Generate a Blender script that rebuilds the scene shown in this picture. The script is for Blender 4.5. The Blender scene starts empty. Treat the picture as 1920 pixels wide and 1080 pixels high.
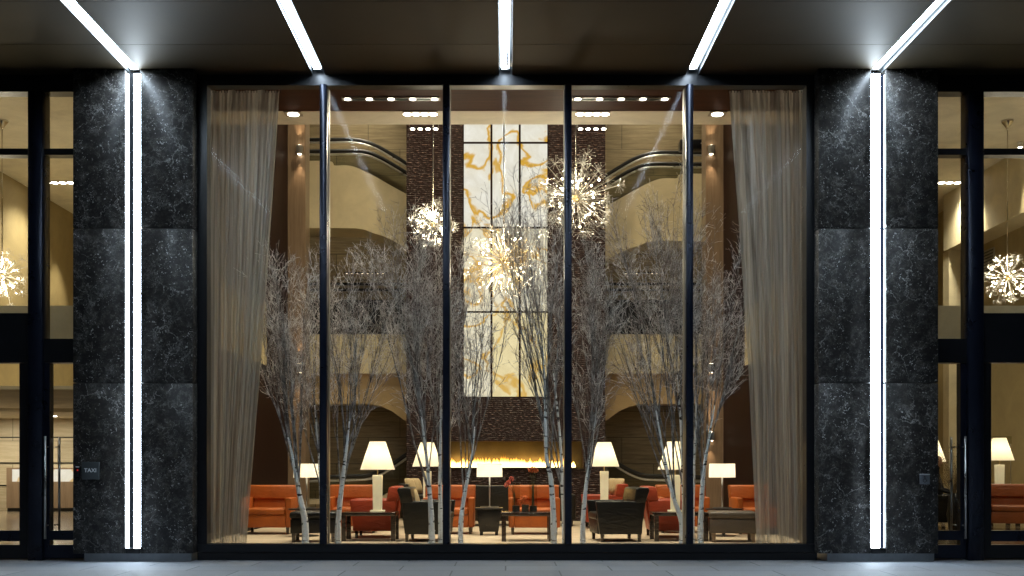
import bpy, bmesh, math, random
from mathutils import Vector, Matrix
R = math.radians
S = bpy.context.scene
col = S.collection
# ------------------------------------------------------------------ camera
F = 2100.0; CX = 948.0; HV = 875.0; EYE = 1.17
cam_d = bpy.data.cameras.new('camera'); cam = bpy.data.objects.new('camera', cam_d); col.objects.link(cam)
cam.location = (0, 0, EYE); cam.rotation_euler = (R(90), 0, 0)
cam_d.sensor_width = 36; cam_d.lens = 36 * F / 1920
cam_d.shift_x = (960 - CX) / 1920; cam_d.shift_y = (HV - 540) / 1920
cam_d.clip_end = 500; cam_d.clip_start = 0.1
S.camera = cam
# ------------------------------------------------------------------ night sky
w = bpy.data.worlds.new('World'); S.world = w; w.use_nodes = True
nt = w.node_tree; bg = nt.nodes['Background']
sky = nt.nodes.new('ShaderNodeTexSky'); sky.sky_type = 'NISHITA'; sky.sun_disc = False
sky.sun_elevation = R(-4); sky.sun_rotation = R(180)
nt.links.new(sky.outputs[0], bg.inputs[0]); bg.inputs[1].default_value = 0.05
S.view_settings.view_transform = 'Standard'; S.view_settings.look = 'None'
S.view_settings.exposure = 0.0; S.view_settings.gamma = 1
cy = S.cycles
cy.use_denoising = True; cy.denoising_prefilter = 'ACCURATE'; cy.sample_clamp_indirect = 6; cy.sample_clamp_direct = 0
cy.max_bounces = 8; cy.transparent_max_bounces = 24; cy.diffuse_bounces = 4; cy.glossy_bounces = 4
cy.caustics_reflective = False; cy.caustics_refractive = False

def P(px, v, d):
    """point at depth d whose image is at (px, v) of the 1920 wide photo"""
    return Vector(((px - CX) * d / F, d, EYE + (HV - v) * d / F))
def PX(px, d): return (px - CX) * d / F
def PZ(v, d): return EYE + (HV - v) * d / F

# ------------------------------------------------------------------ materials
class NT:
    def __init__(s, name):
        m = bpy.data.materials.new(name); m.use_nodes = True
        s.m = m; s.t = m.node_tree; s.t.nodes.clear()
        s.out = s.n('ShaderNodeOutputMaterial')
    def n(s, typ, **kw):
        nd = s.t.nodes.new(typ)
        for k, v in kw.items():
            if k[0] == '_': nd.inputs[k[1:].replace('_', ' ')].default_value = v
            else: setattr(nd, k, v)
        return nd
    def l(s, a, b): s.t.links.new(a, b)
    def coord(s, scale=(1, 1, 1), rot=(0, 0, 0)):
        c = s.n('ShaderNodeTexCoord'); mp = s.n('ShaderNodeMapping')
        mp.inputs['Scale'].default_value = scale; mp.inputs['Rotation'].default_value = rot
        s.l(c.outputs['Object'], mp.inputs['Vector']); return mp.outputs[0]
    def noise(s, vec, scale, detail=4, rough=.5, dist=0):
        nd = s.n('ShaderNodeTexNoise', _Scale=scale, _Detail=detail, _Roughness=rough, _Distortion=dist)
        if vec: s.l(vec, nd.inputs['Vector'])
        return nd.outputs['Fac']
    def ramp(s, fac, stops):
        nd = s.n('ShaderNodeValToRGB'); e = nd.color_ramp.elements
        while len(e) > 1: e.remove(e[-1])
        e[0].position = stops[0][0]; e[0].color = c4(stops[0][1])
        for p, c in stops[1:]:
            q = e.new(p); q.color = c4(c)
        s.l(fac, nd.inputs[0]); return nd.outputs[0]
    def mix(s, fac, a, b, blend='MIX'):
        nd = s.n('ShaderNodeMix', data_type='RGBA', blend_type=blend)
        for v, k in ((fac, 0), (a, 6), (b, 7)):
            if hasattr(v, 'is_linked'): s.l(v, nd.inputs[k])
            elif k == 0: nd.inputs[0].default_value = v
            else: nd.inputs[k].default_value = c4(v)
        return nd.outputs[2]
    def math(s, op, a, b=None):
        nd = s.n('ShaderNodeMath', operation=op)
        for k, v in enumerate((a, b)):
            if v is None: continue
            if hasattr(v, 'is_linked'): s.l(v, nd.inputs[k])
            else: nd.inputs[k].default_value = v
        return nd.outputs[0]
    def bsdf(s, color=(.5, .5, .5), rough=.5, metal=0, bump=None, bs=.2, bd=.01, **kw):
        b = s.n('ShaderNodeBsdfPrincipled')
        if hasattr(color, 'is_linked'): s.l(color, b.inputs['Base Color'])
        else: b.inputs['Base Color'].default_value = c4(color)
        if hasattr(rough, 'is_linked'): s.l(rough, b.inputs['Roughness'])
        else: b.inputs['Roughness'].default_value = rough
        b.inputs['Metallic'].default_value = metal
        for k, v in kw.items(): b.inputs[k.replace('_', ' ')].default_value = v
        if bump is not None:
            bp = s.n('ShaderNodeBump', _Strength=bs, _Distance=bd); s.l(bump, bp.inputs['Height']); s.l(bp.outputs[0], b.inputs['Normal'])
        s.l(b.outputs[0], s.out.inputs[0]); return b
def c4(c):
    if isinstance(c, (int, float)): c = (c, c, c)
    return (c[0], c[1], c[2], 1)

def m_plain(name, color, rough=.5, metal=0, var=.15, sc=6, bump=0.0, **kw):
    a = NT(name); v = a.coord(); f = a.noise(v, sc, 5, .6)
    c1 = tuple(x * (1 - var) for x in color); c2 = tuple(min(1, x * (1 + var)) for x in color)
    c = a.ramp(f, [(.3, c1), (.7, c2)])
    rr = a.math('MULTIPLY_ADD', f, .2); a.t.nodes[-1].inputs[2].default_value = rough - .1
    a.bsdf(c, rr, metal, a.noise(v, sc * 8, 4) if bump else None, bump, .004, **kw)
    return a.m
def m_emit(name, color, strength):
    a = NT(name); e = a.n('ShaderNodeEmission', _Color=c4(color), _Strength=strength)
    a.l(e.outputs[0], a.out.inputs[0]); return a.m
def m_glass(name, tint=(.97, .98, .97), ior=1.5):
    a = NT(name); t = a.n('ShaderNodeBsdfTransparent', _Color=c4(tint)); g = a.n('ShaderNodeBsdfGlossy', _Roughness=0.05)
    fr = a.n('ShaderNodeFresnel', _IOR=ior); mx = a.n('ShaderNodeMixShader'); ge = a.n('ShaderNodeNewGeometry')
    a.l(a.math('MULTIPLY', fr.outputs[0], a.math('SUBTRACT', 1.0, ge.outputs['Backfacing'])), mx.inputs[0]); a.l(t.outputs[0], mx.inputs[1]); a.l(g.outputs[0], mx.inputs[2]); a.l(mx.outputs[0], a.out.inputs[0]); return a.m
def m_marble():
    a = NT('dark_marble'); v0 = a.coord(); oi = a.n('ShaderNodeObjectInfo'); va = a.n('ShaderNodeVectorMath', operation='MULTIPLY_ADD')
    a.l(oi.outputs['Random'], va.inputs[0]); va.inputs[1].default_value = (7, 3, 11); a.l(v0, va.inputs[2]); v = va.outputs[0]
    wob = a.n('ShaderNodeTexNoise', _Scale=3.5, _Detail=6, _Roughness=.65); a.l(v, wob.inputs['Vector'])
    vm = a.n('ShaderNodeVectorMath', operation='MULTIPLY_ADD'); a.l(wob.outputs['Color'], vm.inputs[0]); vm.inputs[1].default_value = (.45, .45, .45); a.l(v, vm.inputs[2])
    dv = vm.outputs[0]
    base = a.ramp(a.noise(v, 9, 9, .78), [(.32, (.008, .0072, .007)), (.5, (.024, .0215, .0195)), (.62, (.060, .053, .046)), (.76, (.15, .135, .118))])
    def vein(scale, wd, mask_scale, lo):
        vo = a.n('ShaderNodeTexVoronoi', feature='DISTANCE_TO_EDGE', _Scale=scale); a.l(dv, vo.inputs['Vector'])
        line = a.ramp(vo.outputs['Distance'], [(0, 1), (wd, 0)])
        mk = a.ramp(a.noise(v, mask_scale, 5, .6), [(lo, 0), (lo + .14, 1)])
        return a.math('MULTIPLY', line, mk)
    v1 = vein(1.9, .012, 2.2, .46); v2 = vein(9, .05, 4.5, .46); v3 = vein(30, .10, 7, .5)
    # pale flecks: fossil like crumbs
    vo = a.n('ShaderNodeTexVoronoi', feature='F1', _Scale=30, _Randomness=1.0); a.l(dv, vo.inputs['Vector'])
    fl = a.ramp(vo.outputs['Distance'], [(.16, 1), (.34, 0)])
    cs = a.n('ShaderNodeSeparateColor'); a.l(vo.outputs['Color'], cs.inputs[0])
    pick = a.ramp(cs.outputs[0], [(.60, 0), (.68, 1)])
    fl = a.math('MULTIPLY', a.math('MULTIPLY', fl, pick), a.ramp(a.noise(v, 3, 4), [(.38, 0), (.55, 1)]))
    cloud = a.ramp(a.noise(dv, 1.6, 9, .75), [(.56, 0), (.74, 1)])
    c = a.mix(a.math('MULTIPLY', cloud, .4), base, (.15, .14, .125))
    c = a.mix(a.math('MULTIPLY', v3, .45), c, (.26, .26, .25))
    c = a.mix(a.math('MULTIPLY', v2, .6), c, (.27, .265, .25))
    c = a.mix(a.math('MULTIPLY', v1, .8), c, (.46, .45, .43))
    c = a.mix(a.math('MULTIPLY', fl, .85), c, (.62, .62, .6))
    a.bsdf(c, .4, 0, None, Specular_IOR_Level=.3); return a.m
def m_travertine(name, ca, cb, bw=1.5, bh=.62):
    a = NT(name); c = a.n('ShaderNodeTexCoord'); sp = a.n('ShaderNodeSeparateXYZ'); a.l(c.outputs['Object'], sp.inputs[0])
    cb_ = a.n('ShaderNodeCombineXYZ'); s2 = a.math('ADD', sp.outputs[0], sp.outputs[1]); a.l(s2, cb_.inputs[0]); a.l(sp.outputs[2], cb_.inputs[1])
    br = a.n('ShaderNodeTexBrick', offset=.5, _Scale=1, _Mortar_Size=.008, _Mortar_Smooth=.1, _Bias=0, _Brick_Width=bw, _Row_Height=bh)
    br.inputs['Color1'].default_value = c4(.85); br.inputs['Color2'].default_value = c4(1.12); br.inputs['Mortar'].default_value = c4(.35)
    a.l(cb_.outputs[0], br.inputs['Vector'])
    v = a.coord((.7, .7, 9)); g = a.noise(v, 2.2, 8, .65, .4)
    cc = a.ramp(g, [(.3, ca), (.7, cb)])
    cc = a.mix(1.0, cc, br.outputs['Color'], 'MULTIPLY')
    a.bsdf(cc, .42, 0, g, .08, .003); return a.m
def m_wood(name, ca, cb, rough=.35, scale=(1, 1, 1), coat=.3, grain_axis='x', spec=.5):
    a = NT(name); st = {'x': (.6, 12, 12), 'y': (12, .6, 12), 'z': (12, 12, .6)}[grain_axis]
    v = a.coord(tuple(p * q for p, q in zip(st, scale))); g = a.noise(v, 1.6, 8, .6, 1.2)
    c = a.ramp(g, [(.3, ca), (.7, cb)])
    a.bsdf(c, rough, 0, g, .05, .003, Coat_Weight=coat, Coat_Roughness=.15, Specular_IOR_Level=spec); return a.m
def m_feature():
    a = NT('ribbed_bronze_tile'); v = a.coord()
    wob = a.n('ShaderNodeTexNoise', _Scale=2.3, _Detail=2); a.l(v, wob.inputs['Vector'])
    wv = a.n('ShaderNodeTexWave', wave_type='BANDS', bands_direction='Z', _Scale=7.5, _Distortion=2.6, _Detail=1.5, _Detail_Scale=1.2); a.l(v, wv.inputs['Vector'])
    brk = a.ramp(a.noise(a.coord((13, 1, 24)), 1.0, 2, .5), [(.46, 0), (.62, 1)])
    h = a.math('MULTIPLY', wv.outputs['Fac'], brk)
    c = a.ramp(h, [(0, (.016, .0024, .0012)), (.7, (.032, .0055, .0026)), (.9, (.06, .014, .008)), (.99, (.34, .2, .15))])  # palest stop paints glints onto the rib crests
    a.bsdf(c, .42, .0, h, 1.0, .03, Specular_IOR_Level=.35); return a.m
def m_onyx(name, warm, seed, veins=1.0):
    a = NT(name); v = a.coord(); mp = a.n('ShaderNodeMapping'); mp.inputs['Location'].default_value = (seed, 0, seed * .37); a.l(v, mp.inputs[0]); v = mp.outputs[0]
    n1 = a.noise(v, 1.0, 4, .45, .5)
    d = a.math('ABSOLUTE', a.math('SUBTRACT', n1, .5))
    line = a.ramp(d, [(0, 1), (.012, .85), (.026, 0)])
    halo = a.ramp(d, [(0, 1), (.09, 0)])
    line = a.math('MULTIPLY', line, a.ramp(a.noise(v, 2.6, 2), [(.30, 0), (.40, 1)]))
    patch = a.ramp(a.noise(v, 1.7, 6, .62, .3), [(.62, 0), (.70, 1)])
    cloud = a.ramp(a.noise(v, 3.2, 8, .6, .8), [(.25, (.80, .75, .64)), (.7, (1, .97, .90))])
    c = a.mix(1.0, cloud, warm, 'MULTIPLY')
    c = a.mix(a.math('MULTIPLY', halo, .16 * veins), c, (.9, .72, .36))
    c = a.mix(a.math('MULTIPLY', patch, .95 * min(1, veins)), c, (.82, .47, .04))
    c = a.mix(a.math('MULTIPLY', line, 1.0 * min(1, veins + .2)), c, (.74, .40, .03))
    b = a.bsdf((.03, .02, .01), .35, Specular_IOR_Level=.15); a.l(c, b.inputs['Emission Color']); b.inputs['Emission Strength'].default_value = .90
    return a.m
def m_sheer():
    a = NT('sheer_fabric'); v = a.coord((16, 16, .22)); f = a.noise(v, 1, 3, .65)
    t = a.n('ShaderNodeBsdfTransparent'); d = a.n('ShaderNodeBsdfDiffuse', _Color=c4((.56, .54, .50))); tr = a.n('ShaderNodeBsdfTranslucent', _Color=c4((.56, .52, .46)))
    m1 = a.n('ShaderNodeMixShader'); m1.inputs[0].default_value = .5; a.l(d.outputs[0], m1.inputs[1]); a.l(tr.outputs[0], m1.inputs[2])
    sh = a.n('ShaderNodeBsdfGlossy', _Roughness=.4, _Color=c4((.6, .55, .5))); m3 = a.n('ShaderNodeMixShader'); m3.inputs[0].default_value = .22; a.l(m1.outputs[0], m3.inputs[1]); a.l(sh.outputs[0], m3.inputs[2])
    m2 = a.n('ShaderNodeMixShader'); a.l(a.ramp(f, [(.36, .46), (.64, .93)]), m2.inputs[0]); a.l(t.outputs[0], m2.inputs[1]); a.l(m3.outputs[0], m2.inputs[2]); a.l(m2.outputs[0], a.out.inputs[0]); return a.m
def m_shade(name, strength, color=(1, .9, .66)):
    a = NT(name); v = a.coord((1, 1, 1)); d = a.n('ShaderNodeBsdfDiffuse', _Color=c4((.85, .8, .68))); tr = a.n('ShaderNodeBsdfTranslucent', _Color=c4((.9, .82, .62)))
    m1 = a.n('ShaderNodeMixShader'); m1.inputs[0].default_value = .6; a.l(d.outputs[0], m1.inputs[1]); a.l(tr.outputs[0], m1.inputs[2])
    e = a.n('ShaderNodeEmission', _Color=c4(color), _Strength=strength); ad = a.n('ShaderNodeAddShader'); a.l(m1.outputs[0], ad.inputs[0]); a.l(e.outputs[0], ad.inputs[1]); a.l(ad.outputs[0], a.out.inputs[0]); return a.m
def m_leather(name, c, rough=.38):
    a = NT(name); v = a.coord(); f = a.noise(v, 3, 4, .6)
    cr = a.n('ShaderNodeTexVoronoi', feature='DISTANCE_TO_EDGE', _Scale=110); a.l(v, cr.inputs['Vector'])
    w_ = a.noise(a.coord((5, 3, 8)), 1.3, 3, .5, 1.5)
    h = a.math('ADD', a.math('MULTIPLY', cr.outputs['Distance'], .25), a.math('MULTIPLY', w_, 2.2))
    a.bsdf(a.ramp(f, [(.3, tuple(x * .82 for x in c)), (.7, tuple(x * 1.15 for x in c))]), rough, 0, h, .35, .015, Specular_IOR_Level=.4); return a.m
def m_bark():
    a = NT('birch_bark'); v = a.coord((1, 1, 3.0)); f = a.noise(a.coord((14, 14, 55)), 1, 4, .6)
    g = a.noise(a.coord((7, 7, 20)), 1, 3, .6)
    c = a.ramp(f, [(.3, (.82, .81, .79)), (.7, (.92, .92, .91))])
    c = a.mix(a.ramp(g, [(.585, 0), (.62, 1)]), c, (.035, .03, .028))
    a.bsdf(c, .6, 0, f, .3, .004); return a.m
def m_twig(name, ca, cb, sc=1.7):
    a = NT(name); f = a.noise(a.coord(), sc, 4, .7)
    a.bsdf(a.ramp(f, [(.42, ca), (.6, cb)]), .5); return a.m
def m_pave():
    a = NT('granite_paving'); v = a.coord()
    br = a.n('ShaderNodeTexBrick', offset=.5, _Scale=1, _Mortar_Size=.009, _Mortar_Smooth=.2, _Brick_Width=1.2, _Row_Height=.6)
    br.inputs['Color1'].default_value = c4(.88); br.inputs['Color2'].default_value = c4(1.1); br.inputs['Mortar'].default_value = c4(.35)
    a.l(v, br.inputs['Vector'])
    g = a.noise(v, 90, 4, .8); b_ = a.noise(v, 1.1, 4, .6)
    c = a.mix(1.0, a.ramp(g, [(.3, (.17, .18, .20)), (.7, (.31, .325, .35))]), br.outputs['Color'], 'MULTIPLY')
    c = a.mix(a.ramp(b_, [(.4, 0), (.75, .35)]), c, (.13, .13, .135))
    a.bsdf(c, a.ramp(b_, [(.3, .8), (.7, .68)]), 0, g, .15, .002); return a.m
def m_canopy():
    a = NT('bronze_ceiling_panel'); v = a.coord(); f = a.noise(v, .8, 4, .6); g = a.noise(a.coord((2, 60, 2)), 1, 3)
    a.bsdf(a.ramp(f, [(.3, (.029, .019, .007)), (.7, (.042, .028, .011))]), .6, .6, g, .03, .002); return a.m
def m_flame():
    a = NT('flame'); c = a.n('ShaderNodeTexCoord'); sp = a.n('ShaderNodeSeparateXYZ'); a.l(c.outputs['Object'], sp.inputs[0])
    cc = a.ramp(a.math('MULTIPLY', sp.outputs[2], 4.2), [(0, (1, .72, .3)), (.35, (1, .55, .12)), (.9, (.9, .3, .02))])
    st = a.ramp(a.math('MULTIPLY', sp.outputs[2], 4.2), [(0, 1), (.45, .8), (.8, .3), (1, .06)])
    e = a.n('ShaderNodeEmission'); a.l(cc, e.inputs[0]); a.l(a.math('MULTIPLY', st, 12.0), e.inputs[1])
    t = a.n('ShaderNodeBsdfTransparent'); ad = a.n('ShaderNodeMixShader')
    a.l(a.ramp(a.math('MULTIPLY', sp.outputs[2], 4.2), [(.1, .95), (.9, .12)]), ad.inputs[0]); a.l(t.outputs[0], ad.inputs[1]); a.l(e.outputs[0], ad.inputs[2]); a.l(ad.outputs[0], a.out.inputs[0]); return a.m
def m_plaster(name, c):
    a = NT(name); v = a.coord(); f = a.noise(v, 1.4, 6, .65, .6); g = a.noise(v, 30, 5, .7)
    a.bsdf(a.ramp(f, [(.3, tuple(x * .84 for x in c)), (.7, tuple(x * 1.12 for x in c))]), .7, 0, g, .1, .003); return a.m
def m_stripe():
    a = NT('striped_cushion_fabric'); wv = a.n('ShaderNodeTexWave', wave_type='BANDS', bands_direction='X', _Scale=9, _Distortion=1.2, _Detail=1); a.l(a.coord(), wv.inputs['Vector'])
    a.bsdf(a.ramp(wv.outputs['Fac'], [(.3, (.55, .43, .24)), (.6, (.30, .16, .06)), (.9, (.6, .5, .32))]), .8); return a.m

M = dict(
 marble=m_marble(), trav=m_travertine('travertine', (.17, .125, .065), (.36, .28, .16)),
 trav_pale=m_travertine('pale_stone', (.42, .35, .23), (.58, .5, .36), 2.4, .62),
 wood_dark=m_wood('dark_wood_panel', (.008, .0026, .0018), (.024, .008, .0045), .5, grain_axis='z', coat=0, spec=.12),
 wood_mid=m_wood('oak_veneer', (.17, .115, .072), (.27, .19, .125), .4, grain_axis='z'),
 wood_ceil=m_wood('walnut_ceiling', (.030, .009, .004), (.065, .022, .010), .6, grain_axis='x', coat=0, spec=.12),
 wood_table=m_wood('espresso_wood', (.018, .010, .007), (.04, .022, .014), .25, coat=.5),
 feature=m_feature(), sheer=m_sheer(), bark=m_bark(), twig=m_twig('birch_branch', (.075, .068, .065), (.34, .33, .33), 9), fine_twig=m_twig('birch_twig', (.19, .14, .12), (.90, .86, .83), 7),  # pale tones in the branch and twig colours stand in for highlights
 pave=m_pave(), canopy=m_canopy(), flame=m_flame(),
 cream=m_plaster('cream_plaster', (.66, .57, .37)), cream2=m_plaster('ceiling_plaster', (.72, .66, .52)),
 olive=m_plaster('ochre_plaster', (.38, .30, .15)),
 frame=m_plain('black_steel', (.010, .011, .014), .32, .3), blue_frame=m_plain('blue_black_aluminium', (.010, .014, .028), .3, .5),
 inner=m_plain('inner_frame', (.35, .30, .22), .4, .2),
 glass=m_glass('clear_glass', ior=1.13), glass_in=m_glass('balustrade_glass', (.72, .74, .70)),
 tube=m_emit('fluorescent_tube', (.71, .86, 1.0), 50), dimlens=m_emit('dim_lens', (1, .85, .62), 1.6), edge=m_emit('lit_reflector_edge', (.75, .88, 1), 3.0), tube2=m_emit('fluorescent_tube_dimmer', (.70, .85, 1.0), 34),  # reflector edge emits, putting the tube's reflected light into the material
 steel=m_plain('brushed_steel', (.55, .54, .52), .3, .9, .05), alu=m_plain('light_channel_metal', (.5, .52, .55), .35, .8, .05),
 plinth=m_plain('pale_metal_plinth', (.30, .32, .34), .4, .5),
 carpet=m_plain('beige_carpet', (.52, .42, .30), .9, 0, .12, 3, .3), wood_floor=m_wood('polished_floor', (.16, .12, .08), (.30, .24, .17), .18, grain_axis='x'),
 orange=m_leather('orange_leather', (.44, .110, .020)), red=m_leather('red_leather', (.36, .05, .018)), dark=m_leather('black_leather', (.0025, .0025, .003)),
 olive_l=m_leather('dark_olive_leather', (.009, .008, .005)), taupe=m_leather('taupe_leather', (.10, .082, .068)), tan=m_leather('tan_leather', (.30, .09, .03)),
 black=m_plain('black_lacquer', (.008, .008, .009), .3), shade=m_shade('lamp_shade_fabric', .30), shade2=m_shade('drum_shade_fabric', .42, (1, .92, .74)),
 alab=m_plain('alabaster', (.80, .74, .56), .35, 0, .1, Emission_Color=(1, .84, .5, 1), Emission_Strength=.32), chrome=m_plain('chrome', (.75, .72, .66), .12, 1, .03), brass=m_plain('gold_metal', (.62, .45, .2), .3, .9, .1),  # alabaster emits a little, standing in for bulb light in the stone
 crystal=m_plain('crystal', (.85, .82, .74), .08, .55, .03), bulb=m_emit('hot_bulb', (1, .83, .6), 45), lens=m_emit('downlight_lens', (1, .9, .74), 22),
 lens2=m_emit('sconce_lens', (1, .82, .6), 14), gold_wall=m_plain('gold_firebox', (.11, .085, .035), .35, .6, .2, 2),
 rubber=m_plain('handrail_rubber', (.008, .008, .008), .35), stripe=m_stripe(),
 flower=m_plain('orange_petal', (.62, .17, .05), .6, 0, .3, 20), flower2=m_plain('coral_petal', (.6, .12, .08), .6, 0, .3, 20), stem=m_plain('plant_stem', (.05, .06, .025), .6),
 pebble=m_plain('dark_pebbles', (.03, .028, .025), .4, 0, .8, 40, 1.0), vase=m_glass('vase_glass', (.86, .86, .80)),
 sign=m_plain('sign_grey', (.075, .085, .09), .4, .2, .05), white=m_plain('white_letter', (.85, .87, .9), .4), button=m_plain('button_steel', (.22, .24, .27), .35, .7),
 dried=m_twig('dried_twig', (.12, .08, .04), (.3, .22, .12)), cloth=m_plain('dark_clothing', (.012, .012, .015), .8), skin=m_plain('skin', (.5, .3, .2), .5), shoe=m_plain('shoe_leather', (.01, .01, .01), .25),
 deskglow=m_onyx('backlit_desk_onyx', (1, .97, .9), 9.0, .5), vent=m_plain('vent_metal', (.4, .38, .33), .5, .3),
)
ONYX = [m_onyx('backlit_onyx_%s' % s, c, k, vv) for s, c, k, vv in (('white', (1, 1, .98), 0, 1.0), ('ivory', (1, .95, .80), 0, .7), ('honey', (1, .88, .56), 0, .6))]

# ------------------------------------------------------------------ mesh helpers
class MB:
    def __init__(s): s.v = []; s.f = []
    def quad(s, *p):
        k = len(s.v); s.v += [tuple(q) for q in p]; s.f.append(tuple(range(k, k + len(p)))); return s
    def box(s, x0, x1, y0, y1, z0, z1, taper=0, tb=0):
        k = len(s.v)
        if x0 > x1: x0, x1 = x1, x0
        a, b = taper, tb
        s.v += [(x0 + a, y0 + b, z0), (x1 - a, y0 + b, z0), (x1 - a, y1 - b, z0), (x0 + a, y1 - b, z0), (x0, y0, z1), (x1, y0, z1), (x1, y1, z1), (x0, y1, z1)]
        for q in ((0, 3, 2, 1), (4, 5, 6, 7), (0, 1, 5, 4), (1, 2, 6, 5), (2, 3, 7, 6), (3, 0, 4, 7)): s.f.append(tuple(k + i for i in q))
        return s
    def prism(s, pts, a0, a1, axis='y'):
        """outline (u,w) extruded along an axis: y -> (u,a,w), x -> (a,u,w)"""
        k = len(s.v); n = len(pts)
        ar = sum(pts[i][0] * pts[(i + 1) % n][1] - pts[(i + 1) % n][0] * pts[i][1] for i in range(n))
        if (ar > 0) == (axis == 'x'): pts = pts
        for a in (a0, a1):
            for u, w_ in pts: s.v.append((u, a, w_) if axis == 'y' else (a, u, w_))
        f0 = tuple(range(k, k + n)); f1 = tuple(range(k + 2 * n - 1, k + n - 1, -1))
        s.f += [f0, f1]
        for i in range(n):
            j = (i + 1) % n; s.f.append((k + i, k + n + i, k + n + j, k + j))
        return s
    def tube(s, path, rad, n=6, cap=True):
        k0 = len(s.v); m = len(path)
        path = [Vector(p) for p in path]
        if not hasattr(rad, '__len__'): rad = [rad] * m
        ref = Vector((.31, .93, .21)).normalized()
        for i in range(m):
            t = (path[min(i + 1, m - 1)] - path[max(i - 1, 0)]).normalized()
            if abs(t.dot(ref)) > .97: ref = Vector((.9, -.2, .4)).normalized()
            a = t.cross(ref).normalized(); b = t.cross(a)
            for j in range(n):
                th = 2 * math.pi * j / n
                s.v.append(tuple(path[i] + (a * math.cos(th) + b * math.sin(th)) * rad[i]))
        for i in range(m - 1):
            for j in range(n):
                q = (j + 1) % n; s.f.append((k0 + i * n + j, k0 + i * n + q, k0 + (i + 1) * n + q, k0 + (i + 1) * n + j))
        if cap and n > 2:
            s.f.append(tuple(k0 + j for j in range(n - 1, -1, -1))); s.f.append(tuple(k0 + (m - 1) * n + j for j in range(n)))
        return s
    def lathe(s, prof, c=(0, 0, 0), n=24, cap=False):
        k0 = len(s.v)
        for r, z in prof:
            for j in range(n):
                th = 2 * math.pi * (j + .5) / n; s.v.append((c[0] + r * math.cos(th), c[1] + r * math.sin(th), c[2] + z))
        for i in range(len(prof) - 1):
            for j in range(n):
                q = (j + 1) % n; s.f.append((k0 + i * n + j, k0 + i * n + q, k0 + (i + 1) * n + q, k0 + (i + 1) * n + j))
        if cap:
            s.f.append(tuple(k0 + j for j in range(n - 1, -1, -1))); e = k0 + (len(prof) - 1) * n; s.f.append(tuple(e + j for j in range(n)))
        return s
    def octa(s, c, r):
        k = len(s.v); x, y, z = c
        s.v += [(x + r, y, z), (x - r, y, z), (x, y + r, z), (x, y - r, z), (x, y, z + r), (x, y, z - r)]
        for q in ((0, 2, 4), (2, 1, 4), (1, 3, 4), (3, 0, 4), (2, 0, 5), (1, 2, 5), (3, 1, 5), (0, 3, 5)): s.f.append(tuple(k + i for i in q))
        return s
    def ball(s, c, r, n=10, m=6):
        return s.lathe([(max(1e-4, r * math.sin(math.pi * i / m)), -r * math.cos(math.pi * i / m)) for i in range(m + 1)], c, n)
    def build(s, name, mat, parent=None, bevel=0, seg=2, smooth=False, subd=0, loc=None):
        me = bpy.data.meshes.new(name); me.from_pydata(s.v, [], s.f); me.validate()
        if bevel or subd or True:
            bm = bmesh.new(); bm.from_mesh(me)
            if len(bm.faces) < 20000: bmesh.ops.recalc_face_normals(bm, faces=bm.faces)
            if bevel: bmesh.ops.bevel(bm, geom=[e for e in bm.edges if e.calc_face_angle(0) > .4], offset=bevel, segments=seg, profile=.5, affect='EDGES', clamp_overlap=True)
            bm.to_mesh(me); bm.free()
        if smooth or bevel:
            for p in me.polygons: p.use_smooth = True
            if bevel and not smooth: me.set_sharp_from_angle(angle=R(50))
        o = bpy.data.objects.new(name, me); col.objects.link(o); me.materials.append(mat)
        if parent: o.parent = parent
        if loc: o.location = loc
        return o
def box(name, mat, parent, *a, **k): return MB().box(*a).build(name, mat, parent, **k)
def tag(o, label, cat, group=None):
    o['label'] = label; o['category'] = cat
    if group: o['group'] = group
    return o
def thing(name, label, cat, loc=(0, 0, 0), rz=0, group=None):
    o = bpy.data.objects.new(name, None); col.objects.link(o); o.location = loc; o.rotation_euler = (0, 0, rz); o.empty_display_size = .2
    return tag(o, label, cat, group)
def struct(name, mb, mat, **k):
    o = mb.build(name, mat, **k); o['kind'] = 'structure'; return o
def copy_tree(o, parent=None):
    kids = list(o.children)
    c = o.copy(); col.objects.link(c); c.parent = parent
    for ch in kids: copy_tree(ch, c)
    return c
def place(src, used, loc, rz, label, group=None, cat=None):
    """the first call moves the source itself, later calls copy it with all its parts"""
    o = src if not used else copy_tree(src)
    o.location = loc; o.rotation_euler = (0, 0, rz); o['label'] = label
    if group: o['group'] = group
    return o
def lamp(name, typ, loc, power, color, parent=None, size=.1, rot=(0, 0, 0), spot=None, blend=.6, sy=None):
    d = bpy.data.lights.new(name, typ); d.energy = power; d.color = color
    if typ == 'AREA':
        d.size = size
        if sy: d.shape = 'RECTANGLE'; d.size_y = sy
    else: d.shadow_soft_size = size
    if spot: d.spot_size = R(spot); d.spot_blend = blend
    o = bpy.data.objects.new(name, d); col.objects.link(o); o.location = loc; o.rotation_euler = rot
    if parent: o.parent = parent
    return o
WARM = (1, .86, .60); NEUT = (1, .90, .70); COOL = (.8, .9, 1)
SX = (-1, 1); SIDE = {-1: 'left', 1: 'right'}
CEIL_OUT = 6.07

# ------------------------------------------------------------------ ground and floors
struct('ground', MB().quad((-250, -200, -.012), (250, -200, -.012), (250, 260, -.012), (-250, 260, -.012)), m_plain('asphalt', (.05, .05, .052), .8, 0, .2, 30, .4))
struct('pavement', MB().box(-16, 16, -3, 14.1, -.008, 0), M['pave'])
struct('lobby_floor', MB().box(-4.65, 4.65, 14.25, 27, -.006, .006), M['carpet'])
for s in SX: struct('side_room_floor', MB().box(s * 4.9, s * 11, 14.2, 30, -.006, .006), M['wood_floor'])

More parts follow.
